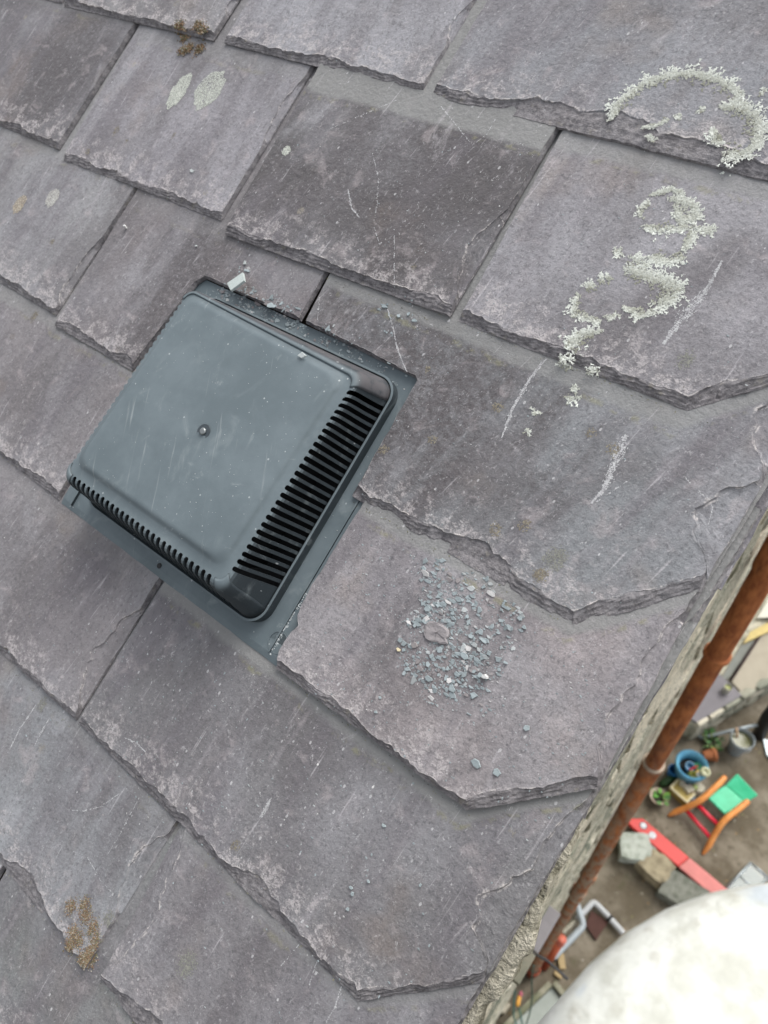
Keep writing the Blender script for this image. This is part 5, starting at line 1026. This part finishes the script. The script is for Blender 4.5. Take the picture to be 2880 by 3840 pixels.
sh=[p[:2] for p in YD['sheet']]; slab('metal_sheet',sh,.0,.03,mat_plain('pale_metal',srgb(158,168,170),.4,.5,.1,10,metal=.3),None,.003,'pale grey metal sheet at the right edge near the bucket','sheet')
bk0,bk1=v3(YD['black'][0]),v3(YD['black'][1]); b=MB(); b.tube([bk1-Vector((bk1.x,bk1.y,0))-Vector((0,0,.09)),Vector((bk0.x-bk1.x,bk0.y-bk1.y,.5)),Vector((bk0.x-bk1.x+.02,bk0.y-bk1.y+.1,.8))],[.07,.065,.065],16); o=b.build('black_pipe',BLACK,None,True,Matrix.Translation((bk1.x,bk1.y,0))); tag(o,'thick black plastic pipe at the right edge above the bucket','pipe')
rq=rng(321); mb=MB()
for _ in range(700):
    x,y=rq.uniform(.02,1.6),rq.uniform(.6,5.2); sz=rq.choice([.004,.006,.009,.016]); a=rq.uniform(0,6.28); ca,sa=math.cos(a)*sz,math.sin(a)*sz; hgt=.003 if sz>.01 else sz*.8
    c=rq.choice([(.20,.17,.12),(.12,.10,.07),(.30,.28,.23),(.16,.15,.07),(.24,.16,.08)])
    mb.add([(x+ca,y+sa,.001),(x-sa*.6,y+ca*.6,hgt),(x-ca,y-sa,.001),(x+sa*.6,y-ca*.6,hgt)],[(0,1,2,3)],c)
o=mb.build('leaf_litter',mat_vcol('litter',.9,.2,80,.001)); tag(o,'small leaves, grit and crumbs scattered over the yard concrete','litter',None,'stuff')
# drains at the foot of the pipe
def run(name,pts,rad,mat,lab,cat,smooth=True,group=None):
    P=[v3(p) for p in pts]; o0=Vector((P[0].x,P[0].y,0)); fine=[]
    for i,p in enumerate(P):
        if 0<i<len(P)-1:
            a=p+(P[i-1]-p).normalized()*rad*1.3; c=p+(P[i+1]-p).normalized()*rad*1.3
            for s_ in range(5): t_=s_/4; fine.append((a*(1-t_)**2+p*2*t_*(1-t_)+c*t_*t_))
        else: fine.append(p)
    b=MB(); b.tube([p-o0 for p in fine],rad,16); o=b.build(name,mat,None,True,Matrix.Translation(o0)); sharp(o,50)
    if lab: tag(o,lab,cat,group)
    return o
GP=mat_plain('grey_pvc',srgb(152,160,164),.45,.45,.1,20); GP2=mat_plain('pale_grey_pvc',srgb(170,172,172),.5,.4,.1,20)
run('grey_waste_pipe',YD['p1'],.030,GP,'blue grey plastic waste pipe bending beside the rusty pipe','pipe')
o=run('grey_waste_pipe',YD['p2'],.028,GP2,'pale grey plastic waste pipe turning a corner beside the brown cover','pipe')
run('grey_waste_pipe',YD['p3'],.022,mat_plain('beige_pvc',srgb(160,156,140),.6),'short beige pipe right behind the rusty pipe','pipe')
q=v3(YD['p2'][3]); d2=(v3(YD['p2'][4])-q).normalized(); b=MB(); b.tube([q+d2*.06-Vector((q.x,q.y,0))-Vector((0,0,0)),q+d2*.085-Vector((q.x,q.y,0))],.036,14); o=b.build('black_clip',BLACK,None,True,Matrix.Translation((q.x,q.y,0))); tag(o,'black clip around the pale grey waste pipe','clip')
br=[p[:2] for p in YD['brown']]; slab('drain_cover',br,.0,.035,mat_plain('brown_iron',srgb(78,54,48),.8,.2,.2,20,.002),None,.004,'brown square drain cover beside the pale grey pipe','cover')
op=YD['orange']; oo=empty('orange_drain_pipe',(op[1][0],op[1][1],0),'orange clay drain pipe standing at the foot of the rusty pipe','pipe')
a=v3(op[0])-Vector((op[1][0],op[1][1],0)); b=MB(); b.tube([(0,0,.02),a],.033,16); b.build('pipe_barrel',mat_plain('orange_pvc',srgb(176,88,58),.5,.4,.15,12),oo,True)
dv_=(a-Vector((0,0,.02))).normalized()
for s_ in (0,.045): 
    b=MB(); b.tube([a-dv_*(.02+s_),a-dv_*(-.01+s_)],.041,16); b.build('pipe_ring',mat_plain('pink_orange',srgb(190,104,84),.5),oo,True)
def block(name,p,q,w,hh,mat,lab,cat):
    p,q=v3(p),v3(q); L=(q-p); ang=math.atan2(L.y,L.x); b=MB(); b.box((0,0,hh/2),(L.length,w,hh)); o=b.build(name,mat,None,False,Matrix.Translation(((p.x+q.x)/2,(p.y+q.y)/2,0))@Matrix.Rotation(ang,4,'Z'),bevel=.006); tag(o,lab,cat); return o
WD=mat_plain('weathered_wood',srgb(168,148,110),.8,.2,.25,16,.001)
block('timber_offcut',YD['wood'][0],YD['wood'][1],.06,.05,WD,'weathered timber offcut beside the grey waste pipe','timber')
block('timber_offcut',YD['wood2'][0],YD['wood2'][1],.045,.04,WD,'short pale timber offcut near the blurred foreground','timber')
tr_=[v3(p) for p in YD['trough']]; tro=empty('stone_trough',(tr_[0].x,tr_[0].y,0),'mossy concrete trough frame at the foot of the wall below the blurred post','trough')
CON=mat_mortar('mossy_concrete',(150,146,128),(104,106,84),10)
def wallseg(p,q,w=.05,h_=.22):
    p=Vector((p.x-tr_[0].x,p.y-tr_[0].y,0)); q=Vector((q.x-tr_[0].x,q.y-tr_[0].y,0)); L=q-p; b=MB(); b.box(((p.x+q.x)/2,(p.y+q.y)/2,h_/2),(L.length+w*.0,w,h_),Matrix.Rotation(math.atan2(L.y,L.x),3,'Z')); b.build('trough_wall',CON,tro,bevel=.006)
far=tr_[0]+(tr_[1]-tr_[0])*1.6; other=tr_[0]+Vector((.30,-.06,0)); wallseg(tr_[0]+Vector((0.0,-.03,0)),far); wallseg(tr_[0]+Vector((.02,.0,0)),other)
b=MB(); f2=far+Vector((.30,-.06,0)); P=[tr_[0]+Vector((.03,-.04,0)),far+Vector((.03,0,0)),f2,other+Vector((0,-.04,0))]; P=cc2([Vector((p.x-tr_[0].x,p.y-tr_[0].y,0)) for p in P]); b.prism([(p.x,p.y) for p in P],.0,.16); b.build('trough_floor',mat_plain('grey_water_slab',srgb(142,148,140),.5,.4,.15,8),tro)
block('pale_batten',YD['crate'][0],YD['crate'][1],.03,.12,mat_plain('pale_wood',srgb(190,182,164),.7,.2,.15,14),'short pale batten at the foot of the gable wall','batten')
# cables, plug, rod
GC=mat_plain('green_cable',srgb(28,78,70),.5)
for k_,lab in (('cab1','green cable hanging from the pipe foot, right hand one'),('cab2','green cable hanging close to the wall, left hand one'),('cab3','green cable below the orange plug')):
    run('green_cable',YD[k_],.0052,GC,lab,'cable',group='green cables hanging down the wall')
pg=[v3(p) for p in YD['plug']]; pl=empty('orange_plug',pg[0],'orange and pink plug on the end of a green cable','plug')
d_=pg[1]-pg[0]; b=MB(); b.tube([d_*-.55,d_*-.3,d_*.5,d_*.6],[.010,.014,.014,.009],12); b.build('plug_body',mat_plain('amber_plastic',srgb(206,150,62),.5),pl,True)
b=MB(); b.tube([d_*.5,d_*.9+Vector((.006,0,0)),d_*1.1],[.010,.012,.008],12); b.build('plug_tip',mat_plain('pink_plastic',srgb(190,104,120),.5),pl,True)
run('dark_rod',YD['rod'],.0062,mat_plain('dark_rod',srgb(52,52,54),.5),'thin dark rod sticking out of the gable wall below the ledge','rod')
# ---------------------------------------------------------------- pale post close to the lens
def fpos(px,py,zd):   # metres, derived from the survey of the post top
    return None
PC=Vector(POST)
k=NT('pale_render'); P_=k.obj(); n1=k.noise(P_,34,5,.7); n2=k.noise(P_,85,5,.7)
c=k.mix(k.step(n1,.40,.64),srgb(194,195,188),srgb(170,170,160)); c=k.mix(k.step(n2,.56,.70,0,.4),c,srgb(132,124,108)); c=k.mix(k.step(k.noise(k.vadd(P_,(1,2,3)),32,3,.5),.58,.7,0,.6),c,srgb(160,170,180))
PM=k.fin(c,.8,k.bump(n2,.0015,.8),.3)
post=empty('rendered_post',(PC.x,PC.y,0),'pale mottled round topped post, blurred close to the lens at lower right','post')
b=MB(); R0=POSTR; b.lathe([(R0*1.02,0),(R0,PC.z-.10),(R0,PC.z-.035),(R0*.97,PC.z-.018),(R0*.86,PC.z-.006),(R0*.6,PC.z),(.0001,PC.z+.001)],48); b.build('post_shaft',PM,post,True)
